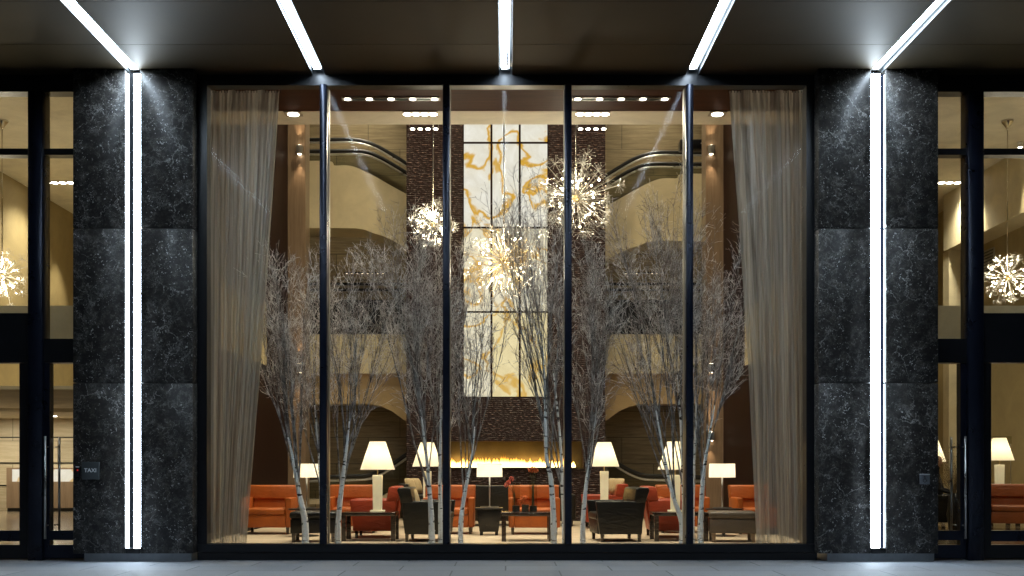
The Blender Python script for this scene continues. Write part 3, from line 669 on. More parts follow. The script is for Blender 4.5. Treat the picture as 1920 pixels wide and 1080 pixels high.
# ------------------------------------------------------------------ lobby ceiling lights
for s in SX:
    x0, x1 = (PX(641, 16.5), PX(825, 16.5)) if s < 0 else (PX(1073, 16.5), PX(1257, 16.5))
    c = (x0 + x1) / 2; h = (x1 - x0) / 2
    t = thing('slot_downlight', 'long narrow ceiling slot with five spotlights, %s of the middle bay' % SIDE[s], 'ceiling light', (c, 16.5, ZL), 0, 'five lamp slots in the wood ceiling')
    MB().box(-h, h, -.07, -.055, -.02, .0).box(-h, h, .055, .07, -.02, .0).box(-h, -h + .015, -.055, .055, -.02, 0).box(h - .015, h, -.055, .055, -.02, 0).build('trim', M['steel'], t)
    MB().box(-h + .015, h - .015, -.055, .055, -.006, -.001).build('slot', M['black'], t)
    for k in range(5):
        xk = (-.64 + .32 * k)
        MB().lathe([(.045, -.004), (.045, .004)], (xk, 0, -.016), 16, True).build('lamp_lens', M['lens'], t)
    for k in (0, 2, 4): lamp('spot_beam', 'SPOT', (-.64 + .32 * k, 0, -.05), 120, NEUT, t, .04, (R(-8), 0, 0), 80, .8)
    x0, x1 = (PX(755, 17.15), PX(820, 17.15)) if s < 0 else (PX(1080, 17.15), PX(1143, 17.15))
    c = (x0 + x1) / 2; h = (x1 - x0) / 2
    t = thing('cluster_downlight', 'bright row of four recessed downlights where wood meets cream ceiling, %s of centre' % SIDE[s], 'ceiling light', (c, 17.2, ZL), 0, 'four lamp clusters at the cream ceiling edge')
    MB().box(-h, h, -.11, .11, -.018, -.006).build('trim', M['inner'], t)
    for k in range(4): MB().lathe([(.062, -.004), (.062, .004)], (-h + h * 2 * (k + .5) / 4, 0, -.022), 16, True).build('lamp_lens', M['lens'], t)
    lamp('cluster_beam', 'AREA', (0, .0, -.04), 80, NEUT, t, .5, (0, 0, 0), sy=.15)
    t = thing('round_downlight', 'single round downlight in the cream ceiling edge near the %s curtain' % SIDE[s], 'ceiling light', (PX(550 if s < 0 else 1345, 17.2), 17.2, ZL), 0, 'single downlights near the curtains')
    MB().box(-.13, .13, -.11, .11, -.018, -.006).build('trim', M['inner'], t); MB().lathe([(.085, -.004), (.085, .004)], (0, 0, -.022), 18, True).build('lamp_lens', M['lens'], t)
    lamp('downlight_beam', 'SPOT', (0, 0, -.06), 190, NEUT, t, .05, (0, 0, 0), 90, .8)
    t = thing('curtain_downlight', 'round downlight in the wood ceiling just behind the top of the %s curtain' % SIDE[s], 'ceiling light', (s * 3.75, 15.9, ZL), 0, 'downlights behind the curtains')
    MB().lathe([(.1, -.002), (.1, -.012)], (0, 0, 0), 18, True).build('trim', M['white'], t); MB().lathe([(.075, -.004), (.075, .004)], (0, 0, -.018), 18, True).build('lamp_lens', M['lens'], t)
    lamp('downlight_beam', 'SPOT', (0, 0, -.06), 260, NEUT, t, .05, (R(12), 0, 0), 90, .8)
    # row of four small lights; the hanging bar and wires are added
    c = P(795 if s < 0 else 1110, 242, 18.6)
    t = thing('added_light_bar', 'added thin bar carrying a row of four small lights %s of the onyx' % SIDE[s], 'light bar', (c.x, c.y, c.z), 0, 'added bars of four lights')
    MB().box(-.25, .25, -.012, .012, .01, .03).build('bar', M['frame'], t); MB().tube([(-.24, 0, .03), (-.24, 0, ZA - c.z)], .003, 4).tube([(.24, 0, .03), (.24, 0, ZA - c.z)], .003, 4).build('added_wires', M['steel'], t)
    for k in range(4): MB().lathe([(.036, -.006), (.036, .006)], (-.19 + .128 * k, 0, 0), 14, True).build('lamp_lens', M['lens'], t)
# atrium downlights out of view, added as ambient fill
for i, (x, y) in enumerate([(a, b) for a in (-3.3, -1.1, 1.1, 3.3) for b in (20, 22.6)] + [(-3.4, 25.3), (3.4, 25.3)]):
    t = thing('atrium_fill_light', '%s added unseen downlight in the %s row of the high atrium ceiling' % ('leftmost' if x < -2 else 'left inner' if x < 0 else 'right inner' if x < 2 else 'rightmost', 'front' if y == 20 else 'middle' if y == 22.6 else 'rear'), 'ceiling light', (x, y, ZA), 0, 'added atrium fill downlights')
    MB().lathe([(.12, -.004), (.12, -.012)], (0, 0, 0), 16, True).build('trim', M['white'], t); MB().lathe([(.09, -.004), (.09, .004)], (0, 0, -.018), 16, True).build('lamp_lens', M['lens'], t)
    lamp('downlight_beam', 'SPOT', (0, 0, -.06), 480, WARM if y < 25 else NEUT, t, .08, (0, 0, 0), 110, .9)
# gallery light lines seen deep inside, right
for s in SX:
    t = thing('gallery_light_row', 'row of small ceiling lights under the %s gallery soffit' % SIDE[s], 'ceiling light', tuple(P(CX + s * 262, 512, 26.1)), 0, 'small gallery light rows')
    MB().box(-.5, .5, 0, .1, .0, .02).build('rail', M['frame'], t)
    for k in range(8): MB().box(-.46 + .12 * k, -.425 + .12 * k, -.005, .05, -.014, -.001).build('lamp_lens', M['dimlens'], t)

# side room lights
for s in SX:
    for n_, y in (('front', 15.3), ('rear', 25.3)):  # front row is out of view, added to light the vestibule fascia
        t = thing('side_downlights', '%s row of four ceiling downlights inside the %s entrance hall' % (n_, SIDE[s]), 'ceiling light', (PX(110 if s < 0 else 1788, 25.3) if n_ == 'rear' else s * 8.6, y, ZS), 0, 'entrance hall downlight rows')
        MB().box(-.36, .36, -.12, .12, -.018, -.006).build('trim', M['inner'], t)
        for k in range(4): MB().lathe([(.075, -.004), (.075, .004)], (-.27 + .18 * k, 0, -.022), 16, True).build('lamp_lens', M['lens'], t)
        lamp('cluster_beam', 'SPOT', (0, 0, -.06), 640, NEUT, t, .15, (0, 0, 0), 130, .9)
    for y in (19.6, 22.2, 24.6, 27.4):
        t = thing('wall_washer', '%s spotlight washing the ochre wall of the %s entrance hall' % ({19.6: 'nearest', 22.2: 'second', 24.6: 'third', 27.4: 'deepest'}[y], SIDE[s]), 'ceiling light', (s * 10.2, y, ZS if s < 0 else 6.26 + 1.34), 0, 'wall washing spotlights')
        MB().lathe([(.05, -.002), (.05, -.1)], (0, 0, 0), 14, True).build('can', M['white'], t); MB().lathe([(.04, -.104), (.04, -.1)], (0, 0, 0), 14, True).build('lamp_lens', M['lens'], t)
        lamp('washer_beam', 'SPOT', (0, 0, -.12), 420, WARM, t, .03, (0, R(-8 * s), 0), 48, .7)

# ------------------------------------------------------------------ chandeliers
def sphere_pts(n, rnd, jit=.12):
    out = []
    for i in range(n):
        z = 1 - 2 * (i + .5) / n; r = math.sqrt(max(0, 1 - z * z)); th = i * 2.39996 + rnd.uniform(-jit, jit)
        out.append(Vector((r * math.cos(th), r * math.sin(th), z + rnd.uniform(-jit, jit) * .5)).normalized())
    return out
def spray(rnd, c, axis, r, n=22):
    mb = MB()
    for q in sphere_pts(n, rnd, .3):
        if q.dot(axis) < -.35: continue
        L = r * rnd.uniform(.75, 1.1); e = c + q * L
        mb.tube([c, e], .0022, 3, False); mb.octa(e, .0075 * rnd.uniform(.7, 1.4))
    mb.octa(c, .014); return mb
def chandelier(label, c, R_, sat, rod_top, seed, nsp=26, nb=14, power=60, dense=60, coremat='chrome'):
    rnd = random.Random(seed)
    t = thing('starburst_chandelier', label, 'chandelier', tuple(c), 0, 'starburst crystal chandeliers')
    L = rod_top - c.z
    MB().tube([(0, 0, 0), (0, 0, L - .05)], .012, 8).build('rod', M['chrome'], t, smooth=True)
    MB().lathe([(.02, L - .16), (.03, L - .13), (.10, L - .04), (.11, L - .001)], (0, 0, 0), 18, True).build('ceiling_canopy', M['chrome'], t, smooth=True)
    MB().ball((0, 0, 0), R_ * .12, 14, 8).build('hub', M['brass'], t, smooth=True)
    rods = MB(); crumbs = MB()
    for q in sphere_pts(dense, rnd, .25):
        e = q * R_ * rnd.uniform(.78, 1.0); rods.tube([q * R_ * .1, e], .0032, 4, False)
        for _ in range(4):
            o2 = e + Vector((rnd.gauss(0, 1), rnd.gauss(0, 1), rnd.gauss(0, 1))).normalized() * rnd.uniform(.03, .075)
            rods.tube([e, o2], .0018, 3, False); crumbs.octa(o2, rnd.uniform(.004, .010))
    rods.build('spokes', M[coremat], t); crumbs.build('crystal_tips', M['crystal'], t)
    for i, q in enumerate(sphere_pts(nsp, rnd, .4)):
        L2 = R_ * (rnd.uniform(.95, 1.05) if rnd.random() > sat else rnd.uniform(1.12, 1.38)); e = q * L2
        m2 = spray(rnd, e, q, R_ * rnd.uniform(.2, .28) if R_ > .4 else .1); m2.tube([q * R_ * .1, e], .004, 4, False)
        m2.build('crystal_spray', M['crystal'], t)
    for q in sphere_pts(nb, rnd, .5):
        e = q * R_ * rnd.uniform(.5, .85)
        MB().ball(e, .017, 8, 5).build('bulb', M['bulb'], t, smooth=True)
    for q in ((.5, -.7, -.5), (-.6, .4, .5)):
        lamp('chandelier_glow', 'POINT', tuple(Vector(q) * R_ * .8), power / 3.2, NEUT, t, .08)
    return t
chandelier('smallest lobby chandelier, hanging left of the onyx panels', P(812, 421, 19), .36, 0.0, ZA, 11, 24, 14, 60, 70)
chandelier('large chandelier hanging lowest, in front of the middle onyx panels', P(945, 490, 18.4), .60, .25, ZA, 12, 40, 26, 90, 130, 'brass')
chandelier('large chandelier hanging highest, at the right edge of the onyx panels', P(1080, 372, 18.9), .58, .3, ZA, 13, 40, 20, 90, 120)
chandelier('chandelier on a long rod behind the left entrance glass', P(4, 516, 20.8), .42, .3, ZS, 14, 22, 16, 120, 70)
chandelier('chandelier on a long rod behind the right entrance glass', P(1889, 521, 20.8), .40, .3, ZS, 15, 22, 16, 120, 70)

# ------------------------------------------------------------------ furniture
def legs(mb_mat, t, w_, d_, h, r=.03, inset=.06):
    for a in SX:
        for b in SX: MB().box(a * (w_ / 2 - inset) - r, a * (w_ / 2 - inset) + r, b * (d_ / 2 - inset) - r, b * (d_ / 2 - inset) + r, 0, h, .006, .006).build('leg', M[mb_mat], t)
def armchair(mat, W=.88, D=.84):
    t = thing('armchair', 'x', 'armchair', (0, 0, 0), 0, 'leather club armchairs')
    legs('wood_table', t, W, D * .86, .12, .028, .07)
    # side arms: tapered panels
    prof = [(-.40, .63), (.36, .63), (.32, .12), (-.34, .12)]
    for a in SX:
        x0 = a * (W / 2 - .10); x1 = a * W / 2
        MB().prism(prof, min(x0, x1), max(x0, x1), 'x').build('arm', M[mat], t, bevel=.02, seg=3)
    bp = [(.20, .12), (.33, .12), (.43, .80), (.40, .835), (.30, .835), (.22, .50)]
    MB().prism(bp, -W / 2 + .102, W / 2 - .102, 'x').build('back_support', M[mat], t, bevel=.015)
    MB().prism([(.19, .60), (.37, .60), (.44, .80), (.42, .84), (.26, .84), (.23, .82)], -W / 2 - .005, W / 2 + .005, 'x').build('backrest', M[mat], t, bevel=.028, seg=3)
    MB().box(-W / 2 + .102, W / 2 - .102, -.36, .22, .12, .335).build('seat_base', M[mat], t, bevel=.012)
    MB().box(-W / 2 + .104, W / 2 - .104, -.385, .24, .338, .45).build('seat_cushion', M[mat], t, bevel=.035, seg=3)
    return t
def sofa(mat, W):
    t = thing('sofa', 'x', 'sofa', (0, 0, 0), 0)
    legs('wood_table', t, W, .72, .12, .03, .08)
    for a in SX:
        x0 = a * (W / 2 - .12); x1 = a * W / 2
        MB().prism([(-.42, .62), (.38, .62), (.34, .12), (-.36, .12)], min(x0, x1), max(x0, x1), 'x').build('arm', M[mat], t, bevel=.02, seg=3)
    MB().box(-W / 2 + .122, W / 2 - .122, .2, .42, .12, .80).build('backrest', M[mat], t, bevel=.03, seg=3)
    MB().box(-W / 2 + .122, W / 2 - .122, -.38, .198, .12, .33).build('seat_base', M[mat], t, bevel=.012)
    for a in SX: MB().box(min(a * .004, a * (W / 2 - .124)), max(a * .004, a * (W / 2 - .124)), -.4, .196, .333, .45).build('seat_cushion', M[mat], t, bevel=.035, seg=3)
    return t
def at(px, d, z=0): return (PX(px, d), d, z)
src = {k: armchair(k) for k in ('orange', 'red', 'dark', 'olive_l', 'tan')}; used = set()
def chair(k, px, d, rz, label):
    o = place(src[k], k in used, at(px, d, .006), R(rz), label); used.add(k); return o
chair('orange', 506, 19.55, 0, 'orange leather armchair beside the left curtain facing the window')
chair('orange', 663, 19.9, 3, 'orange leather armchair behind the left wooden table, facing the window')
chair('orange', 843, 19.6, 0, 'orange leather armchair behind the birch trunks left of the black side table')
chair('orange', 1001, 19.5, 0, 'orange leather armchair right behind the coffee table with vases')
chair('orange', 1279, 19.9, -3, 'orange leather armchair behind the right table lamp, facing the window')
chair('orange', 1421, 19.55, 0, 'orange leather armchair half hidden behind the right curtain')
chair('red', 706, 18.6, -88, 'red orange leather armchair seen side on under the tall left lamp')
chair('red', 1252, 18.6, 88, 'red orange leather armchair seen side on under the tall right lamp')
chair('olive_l', 803, 17.7, 88, 'dark olive leather armchair in profile with a striped cushion, left foreground')
chair('dark', 1155, 17.7, -84, 'black leather armchair in profile with a striped cushion, right foreground')
chair('olive_l', 792, 21.6, 90, 'dark olive armchair far back near the left end of the fire')
chair('red', 1131, 21.4, -90, 'red leather armchair far back near the right end of the fire')
chair('tan', 1892, 20.9, -18, 'tan leather armchair behind the right entrance door glass')
chair('dark', 1768, 21.4, 60, 'black leather armchair holding the seated person, right entrance hall')
sf = sofa('olive_l', 2.3); sf.location = at(969, 22.3, .006); sf.rotation_euler = (0, 0, math.pi); tag(sf, 'long dark leather sofa with its back to the window, facing the fire', 'sofa')
# fix orientation: the sofa back faces the camera after a half turn
def cushion(label, c, rz, tilt=18, w_=.31, mat='stripe'):
    t = MB(); n = 12
    for j in range(n + 1):
        for i in range(n + 1):
            u, v = 2 * i / n - 1, 2 * j / n - 1; h = .075 * (1 - u ** 4) * (1 - v ** 4) ** .8
            t.v.append((u * w_ / 2 * (1 - .05 * v * v), -h, v * w_ / 2 * (1 - .05 * u * u)))
    m0 = len(t.v)
    for k in range(m0): x, y, z = t.v[k]; t.v.append((x, -y, z))
    for j in range(n):
        for i in range(n):
            k = j * (n + 1) + i; t.f.append((k, k + 1, k + n + 2, k + n + 1)); t.f.append((m0 + k, m0 + k + n + 1, m0 + k + n + 2, m0 + k + 1))
    o = t.build('cushion', M[mat], smooth=True); o.location = c; o.rotation_euler = (R(-tilt), 0, R(rz)); return tag(o, label, 'cushion', 'striped throw cushions')
p = P(774, 929, 17.8); cushion('striped cushion on the dark olive armchair in the left foreground', (p.x, 17.75, .68), 65)
p = P(1192, 930, 17.8); cushion('striped cushion on the black armchair in the right foreground', (p.x, 17.75, .70), -65)
p = P(769, 915, 21.6); cushion('golden cushion on the far olive armchair, left of its twin', (p.x, 21.6, .80), 65)
p = P(780, 915, 21.8); cushion('golden cushion on the far olive armchair, right of its twin', (p.x, 21.85, .80), 60)
p = P(1148, 914, 21.4); cushion('golden cushion on the far red armchair, left of its twin', (p.x, 21.6, .80), -60)
p = P(1159, 914, 21.4); cushion('golden cushion on the far red armchair, right of its twin', (p.x, 21.35, .80), -65)

def ottoman(mat, label, px, d, rz):
    t = thing('ottoman', label, 'ottoman', at(px, d, .006), R(rz), 'square leather ottomans')
    legs('wood_table' if mat == 'dark' else 'wood_mid', t, .72, .62, .14, .032, .06)
    MB().box(-.35, .35, -.30, .30, .14, .36).build('base', M[mat], t, bevel=.015); MB().box(-.365, .365, -.31, .31, .362, .47).build('cushion_top', M[mat], t, bevel=.04, seg=3)
ottoman('dark', 'dark leather ottoman at the foot of the left birch trunks', 591, 17.5, 4)
ottoman('taupe', 'taupe leather ottoman with pale legs beside the right curtain', 1372, 17.5, -6)

def coffee_table(label, px, d, W, D=.62, h=.45):
    t = thing('coffee_table', label, 'table', at(px, d, .006), 0, 'dark wood low tables')
    MB().box(-W / 2, W / 2, -D / 2, D / 2, h - .055, h).build('tabletop', M['wood_table'], t, bevel=.004)
    for a in SX:
        for b in SX: MB().box(a * (W / 2 - .035) - .034, a * (W / 2 - .035) + .034, b * (D / 2 - .035) - .034, b * (D / 2 - .035) + .034, 0, h - .056).build('leg', M['wood_table'], t)
coffee_table('dark wood table carrying the tall left alabaster lamp', 695, 17.75, .84)
coffee_table('dark wood coffee table carrying three glass vases of flowers', 988, 17.7, .80)
coffee_table('dark wood table carrying the tall right alabaster lamp', 1272, 17.75, .84)
coffee_table('small dark table under the far left lamp by the fire', 800, 20.7, .5, .45, .50)
coffee_table('small dark table under the far right lamp by the fire', 1134, 20.5, .5, .45, .50)
coffee_table('low dark table behind the tan armchair in the right entrance hall', 1874, 22.2, .6, .5, .62)
coffee_table('low black table with a lamp behind the right pillar edge', 1748, 23.6, .7, .5, .60)

def table_lamp():
    t = thing('table_lamp', 'x', 'table lamp', (0, 0, 0), 0, 'alabaster column table lamps')
    MB().box(-.11, .11, -.11, .11, 0, .025).build('foot', M['alab'], t, bevel=.006)
    MB().box(-.075, .075, -.075, .075, .026, .58, .008, .008).build('column', M['alab'], t, bevel=.008)
    MB().tube([(0, 0, .58), (0, 0, .80)], .010, 8).build('stem', M['brass'], t)
    MB().lathe([(.275, .665), (.125, 1.11)], (0, 0, 0), 4 * 8).build('lamp_shade', M['shade'], t, smooth=True)
    MB().ball((0, 0, .86), .03).build('bulb', M['lens2'], t, smooth=True)
    lamp('bulb_glow', 'POINT', (0, 0, .86), 9, WARM, t, .04)
    return t
tl = table_lamp(); u_ = False
for px, d, z, lab in ((708, 17.75, .458, 'tall table lamp with lit cone shade on the left wooden table'), (1266, 17.75, .458, 'tall table lamp with lit cone shade on the right wooden table, partly behind a birch'),
                      (801, 20.7, .508, 'far table lamp with lit cone shade left of the fire'), (1133, 20.5, .508, 'far table lamp with lit cone shade right of the fire'),
                      (1874, 22.2, .63, 'table lamp with lit cone shade above the tan armchair in the right hall'), (1748, 23.6, .61, 'table lamp with lit shade cut by the right pillar edge')):
    place(tl, u_, at(px, d, z), 0, lab); u_ = True
def drum_lamp():
    t = thing('drum_lamp', 'x', 'table lamp', (0, 0, 0), 0, 'drum shade table lamps')
    MB().box(-.16, .16, -.02, .02, 0, .02).box(-.02, .02, -.1, .1, .001, .021).build('foot', M['steel'], t)
    MB().tube([(0, 0, .02), (0, 0, .60)], [.010, .016], 8).build('stem', M['steel'], t, smooth=True)
    MB().lathe([(.222, .52), (.215, .75)], (0, 0, 0), 32).build('lamp_shade', M['shade2'], t, smooth=True)
    MB().ball((0, 0, .63), .03).build('bulb', M['lens2'], t, smooth=True)
    lamp('bulb_glow', 'POINT', (0, 0, .63), 6, NEUT, t, .04); return t
dl = drum_lamp(); u_ = False
for px, d, z, lab in ((575, 18.8, .47, 'drum shade lamp on the left black round table behind the birches'), (918, 19.1, .475, 'drum shade lamp on the tapered black side table before the fire'), (1354, 18.8, .47, 'drum shade lamp on the right black round table by the curtain')):
    place(dl, u_, at(px, d, z), 0, lab); u_ = True
for px, lab in ((575, 'black round side table behind the dark ottoman'), (1357, 'black round side table behind the taupe ottoman')):
    t = thing('round_table', lab, 'side table', at(px, 18.8, .006), 0, 'black round side tables')
    MB().lathe([(.30, .44), (.31, .45), (.31, .462)], (0, 0, 0), 32, True).build('tabletop', M['black'], t)
    MB().lathe([(.2, 0), (.2, .015), (.03, .03), (.03, .438)], (0, 0, 0), 20, True).build('pedestal', M['black'], t)
t = thing('tapered_side_table', 'black tapered side table carrying the drum lamp before the fire', 'side table', at(917, 19.1, .006))
MB().box(-.235, .235, -.2, .2, .43, .465).build('tabletop', M['black'], t, bevel=.004)
MB().box(-.21, .21, -.18, .18, .06, .43, .05, .04).build('body', M['black'], t, bevel=.01)
for a in SX:
    for b in SX: MB().box(a * .13 - .025, a * .13 + .025, b * .1 - .025, b * .1 + .025, 0, .06).build('foot', M['black'], t)

# vases and flowers on the coffee table
def petals(c, r, n, rnd, mat, parent, name='bloom'):
    mb = MB()
    for q in sphere_pts(n, rnd, .5):
        e = Vector(c) + q * r * rnd.uniform(.5, 1); a = q.cross(Vector((0, 0, 1)) if abs(q.z) < .9 else Vector((1, 0, 0))).normalized() * r * .35; b = q.cross(a).normalized() * r * .3
        mb.quad(e - a, e - b + q * .006, e + a, e + b + q * .012)
    mb.build(name, M[mat], parent)
rnd = random.Random(9)
for px, zt, wv, lab, blooms, mat in ((967.5, 908, .062, 'medium square glass vase with coral blossoms leaning left', [(-.11, 0, .47), (-.07, .0, .52), (-.15, 0, .43)], 'flower2'),
        (999.5, 886, .062, 'tallest square glass vase topped with an orange flower ball', [(0, 0, .66), (.05, .02, .66), (-.05, 0, .67), (0, -.03, .69)], 'flower'),
        (985, 944, .06, 'small dark cube vase with orange flowers between the taller vases', [(-.05, 0, .2), (-.01, 0, .235), (-.09, .0, .17)], 'flower')):
    d = 17.62 if px != 985 else 17.52
    t = thing('flower_vase', lab, 'vase', at(px, d, .457), 0, 'glass vases on the coffee table')
    H = PZ(zt, d) - .457
    MB().box(-wv, wv, -wv, wv, 0, H).build('glass_vase', M['vase'], t)
    MB().box(-wv + .006, wv - .006, -wv + .006, wv - .006, .004, .10 if px != 985 else H - .02).build('pebbles', M['pebble'], t)
    mb = MB()
    for b in blooms:
        for _ in range(2): mb.tube([(rnd.uniform(-.03, .03), rnd.uniform(-.03, .03), .05), (b[0] * .3, b[1], H * .7), b], .004, 4)
    mb.build('stems', M['stem'], t)
    for b in blooms: petals(b, .042, 46, rnd, mat, t)

# reception desk, left hall
dk = thing('reception_desk', 'reception desk with glowing onyx band at the back of the left hall', 'desk', (0, 0, 0))
dx0, dx1 = PX(12, 29), PX(150, 29) + .8
MB().box(dx0, dx1, 29, 29.7, .1, PZ(903, 29)).box(dx0, dx0 + .14, 29, 29.7, PZ(903, 29), PZ(877, 29)).box(dx0 + .14, dx1, 29, 29.7, PZ(880, 29), PZ(877, 29)).build('desk_front', M['wood_mid'], dk)
MB().box(dx0 + .14, dx1, 29.03, 29.6, PZ(903, 29), PZ(880, 29)).build('onyx_band', M['deskglow'], dk)
MB().box(dx0, dx1, 29.05, 29.6, 0, .1).build('plinth', M['black'], dk)
# lettering in the right hall
wl = thing('wall_sign', 'small pale lettering on the ochre wall above the right hall lamp', 'sign', tuple(P(1870, 825, 23.4)))
text('lettering', 'WESTIN', .10, M['white'], wl, (0, -.012, 0)); MB().box(-.3, .3, 0, .006, -.08, .08).build('glass_plate', M['vase'], wl)
MB().tube([(-.28, .003, -.08), (-.28, .003, -(PZ(825, 23.4)) + .006)], .006, 6).tube([(.28, .003, -.08), (.28, .003, -(PZ(825, 23.4)) + .006)], .006, 6).build('stand_posts', M['steel'], wl)

# dried flower arrangement, right hall
fl = thing('dried_arrangement', 'tall dried twig arrangement behind the right door handles', 'plant', at(1790, 20.4, .006))
MB().lathe([(.10, 0), (.14, .3), (.10, .62), (.07, .68)], (0, 0, 0), 20, True).build('floor_vase', M['black'], fl, smooth=True)
rnd = random.Random(21); mb = MB(); lf = MB()
for k in range(60):
    a = rnd.uniform(0, 6.28); sp = rnd.uniform(.1, .36); hh = rnd.uniform(.2, .62) if k > 5 else rnd.uniform(.8, 1.0)
    tip = Vector((math.cos(a) * sp - (.12 if k <= 5 else 0), math.sin(a) * sp, .66 + hh)); mid = Vector((math.cos(a) * sp * .4, math.sin(a) * sp * .4, .66 + hh * .5))
    mb.tube([(0, 0, .6), mid, tip], [.004, .003, .0015], 3)
    for _ in range(7):
        e = mid.lerp(tip, rnd.random()) + Vector((rnd.gauss(0, .03), rnd.gauss(0, .03), rnd.gauss(0, .03))); lf.octa(e, .009)
mb.build('twigs', M['dried'], fl); lf.build('seed_heads', M['dried'], fl)

# seated person, right hall (mostly hidden by the pillar)
def skin_mesh(name, nodes, edges, mat, parent, loc=(0, 0, 0)):
    me = bpy.data.meshes.new(name); me.from_pydata([n[0] for n in nodes], edges, []); o = bpy.data.objects.new(name, me); col.objects.link(o)
    md = o.modifiers.new('skin', 'SKIN'); sv = me.skin_vertices[0].data
    for i, n in enumerate(nodes): sv[i].radius = n[1] if hasattr(n[1], '__len__') else (n[1], n[1]); sv[i].use_root = (i == 0)
    sb = o.modifiers.new('s', 'SUBSURF'); sb.levels = 2; sb.render_levels = 2
    dg = bpy.context.evaluated_depsgraph_get(); m2 = bpy.data.meshes.new_from_object(o.evaluated_get(dg)); bpy.data.objects.remove(o)
    m2.name = name; m2.materials.clear(); m2.materials.append(mat)
    for q in m2.polygons: q.use_smooth = True
    q = bpy.data.objects.new(name, m2); col.objects.link(q)
    if parent: q.parent = parent
    q.location = loc; return q
pr = thing('person', 'seated person in dark clothes with crossed legs and black shoes, right entrance hall', 'person', at(1765, 21.35, .46), R(60))
N = [((0, .05, .10), (.15, .11)), ((0, .08, .30), (.13, .10)), ((0, .12, .50), (.16, .11)), ((0, .11, .60), (.06, .06)), ((0, .09, .68), .055), ((0, .07, .78), (.075, .09)), ((0, .07, .87), (.07, .085)),
     ((-.10, 0, .08), .09), ((-.11, -.42, .10), .06), ((-.11, -.46, -.34), .04), ((-.11, -.56, -.40), .035),
     ((.10, 0, .10), .09), ((.02, -.42, .18), .06), ((-.18, -.58, -.10), .042), ((-.24, -.70, -.12), .035),
     ((-.19, .10, .52), .055), ((-.25, .02, .28), .042), ((-.12, -.16, .22), .03), ((-.09, -.24, .22), .03),
     ((.19, .10, .52), .055), ((.25, .02, .28), .042), ((.12, -.16, .24), .03), ((.07, -.24, .25), .03)]
E_ = [(0, 1), (1, 2), (2, 3), (3, 4), (4, 5), (5, 6), (0, 7), (7, 8), (8, 9), (9, 10), (0, 11), (11, 12), (12, 13), (13, 14), (2, 15), (15, 16), (16, 17), (17, 18), (2, 19), (19, 20), (20, 21), (21, 22)]
skin_mesh('body', N, E_, M['cloth'], pr)
hd = MB().lathe([(.001, -.12), (.045, -.10), (.07, -.03), (.075, .03), (.06, .09), (.001, .115)], (0, .06, .80), 16); hd.octa((0, -.02, .79), .018); hd.build('face', M['skin'], pr, smooth=True)
MB().lathe([(.083, -.01), (.084, .04), (.068, .10), (.001, .128)], (0, .085, .80), 16).build('hair', M['black'], pr, smooth=True)
for c, a in (((-.11, -.60, -.415), 0), ((-.245, -.74, -.14), .3)):
    MB().box(c[0] - .045, c[0] + .045, c[1] - .12, c[1] + .14, c[2] - .035, c[2] + .05, .0, .0).build('shoe', M['shoe'], pr, bevel=.03, seg=3)

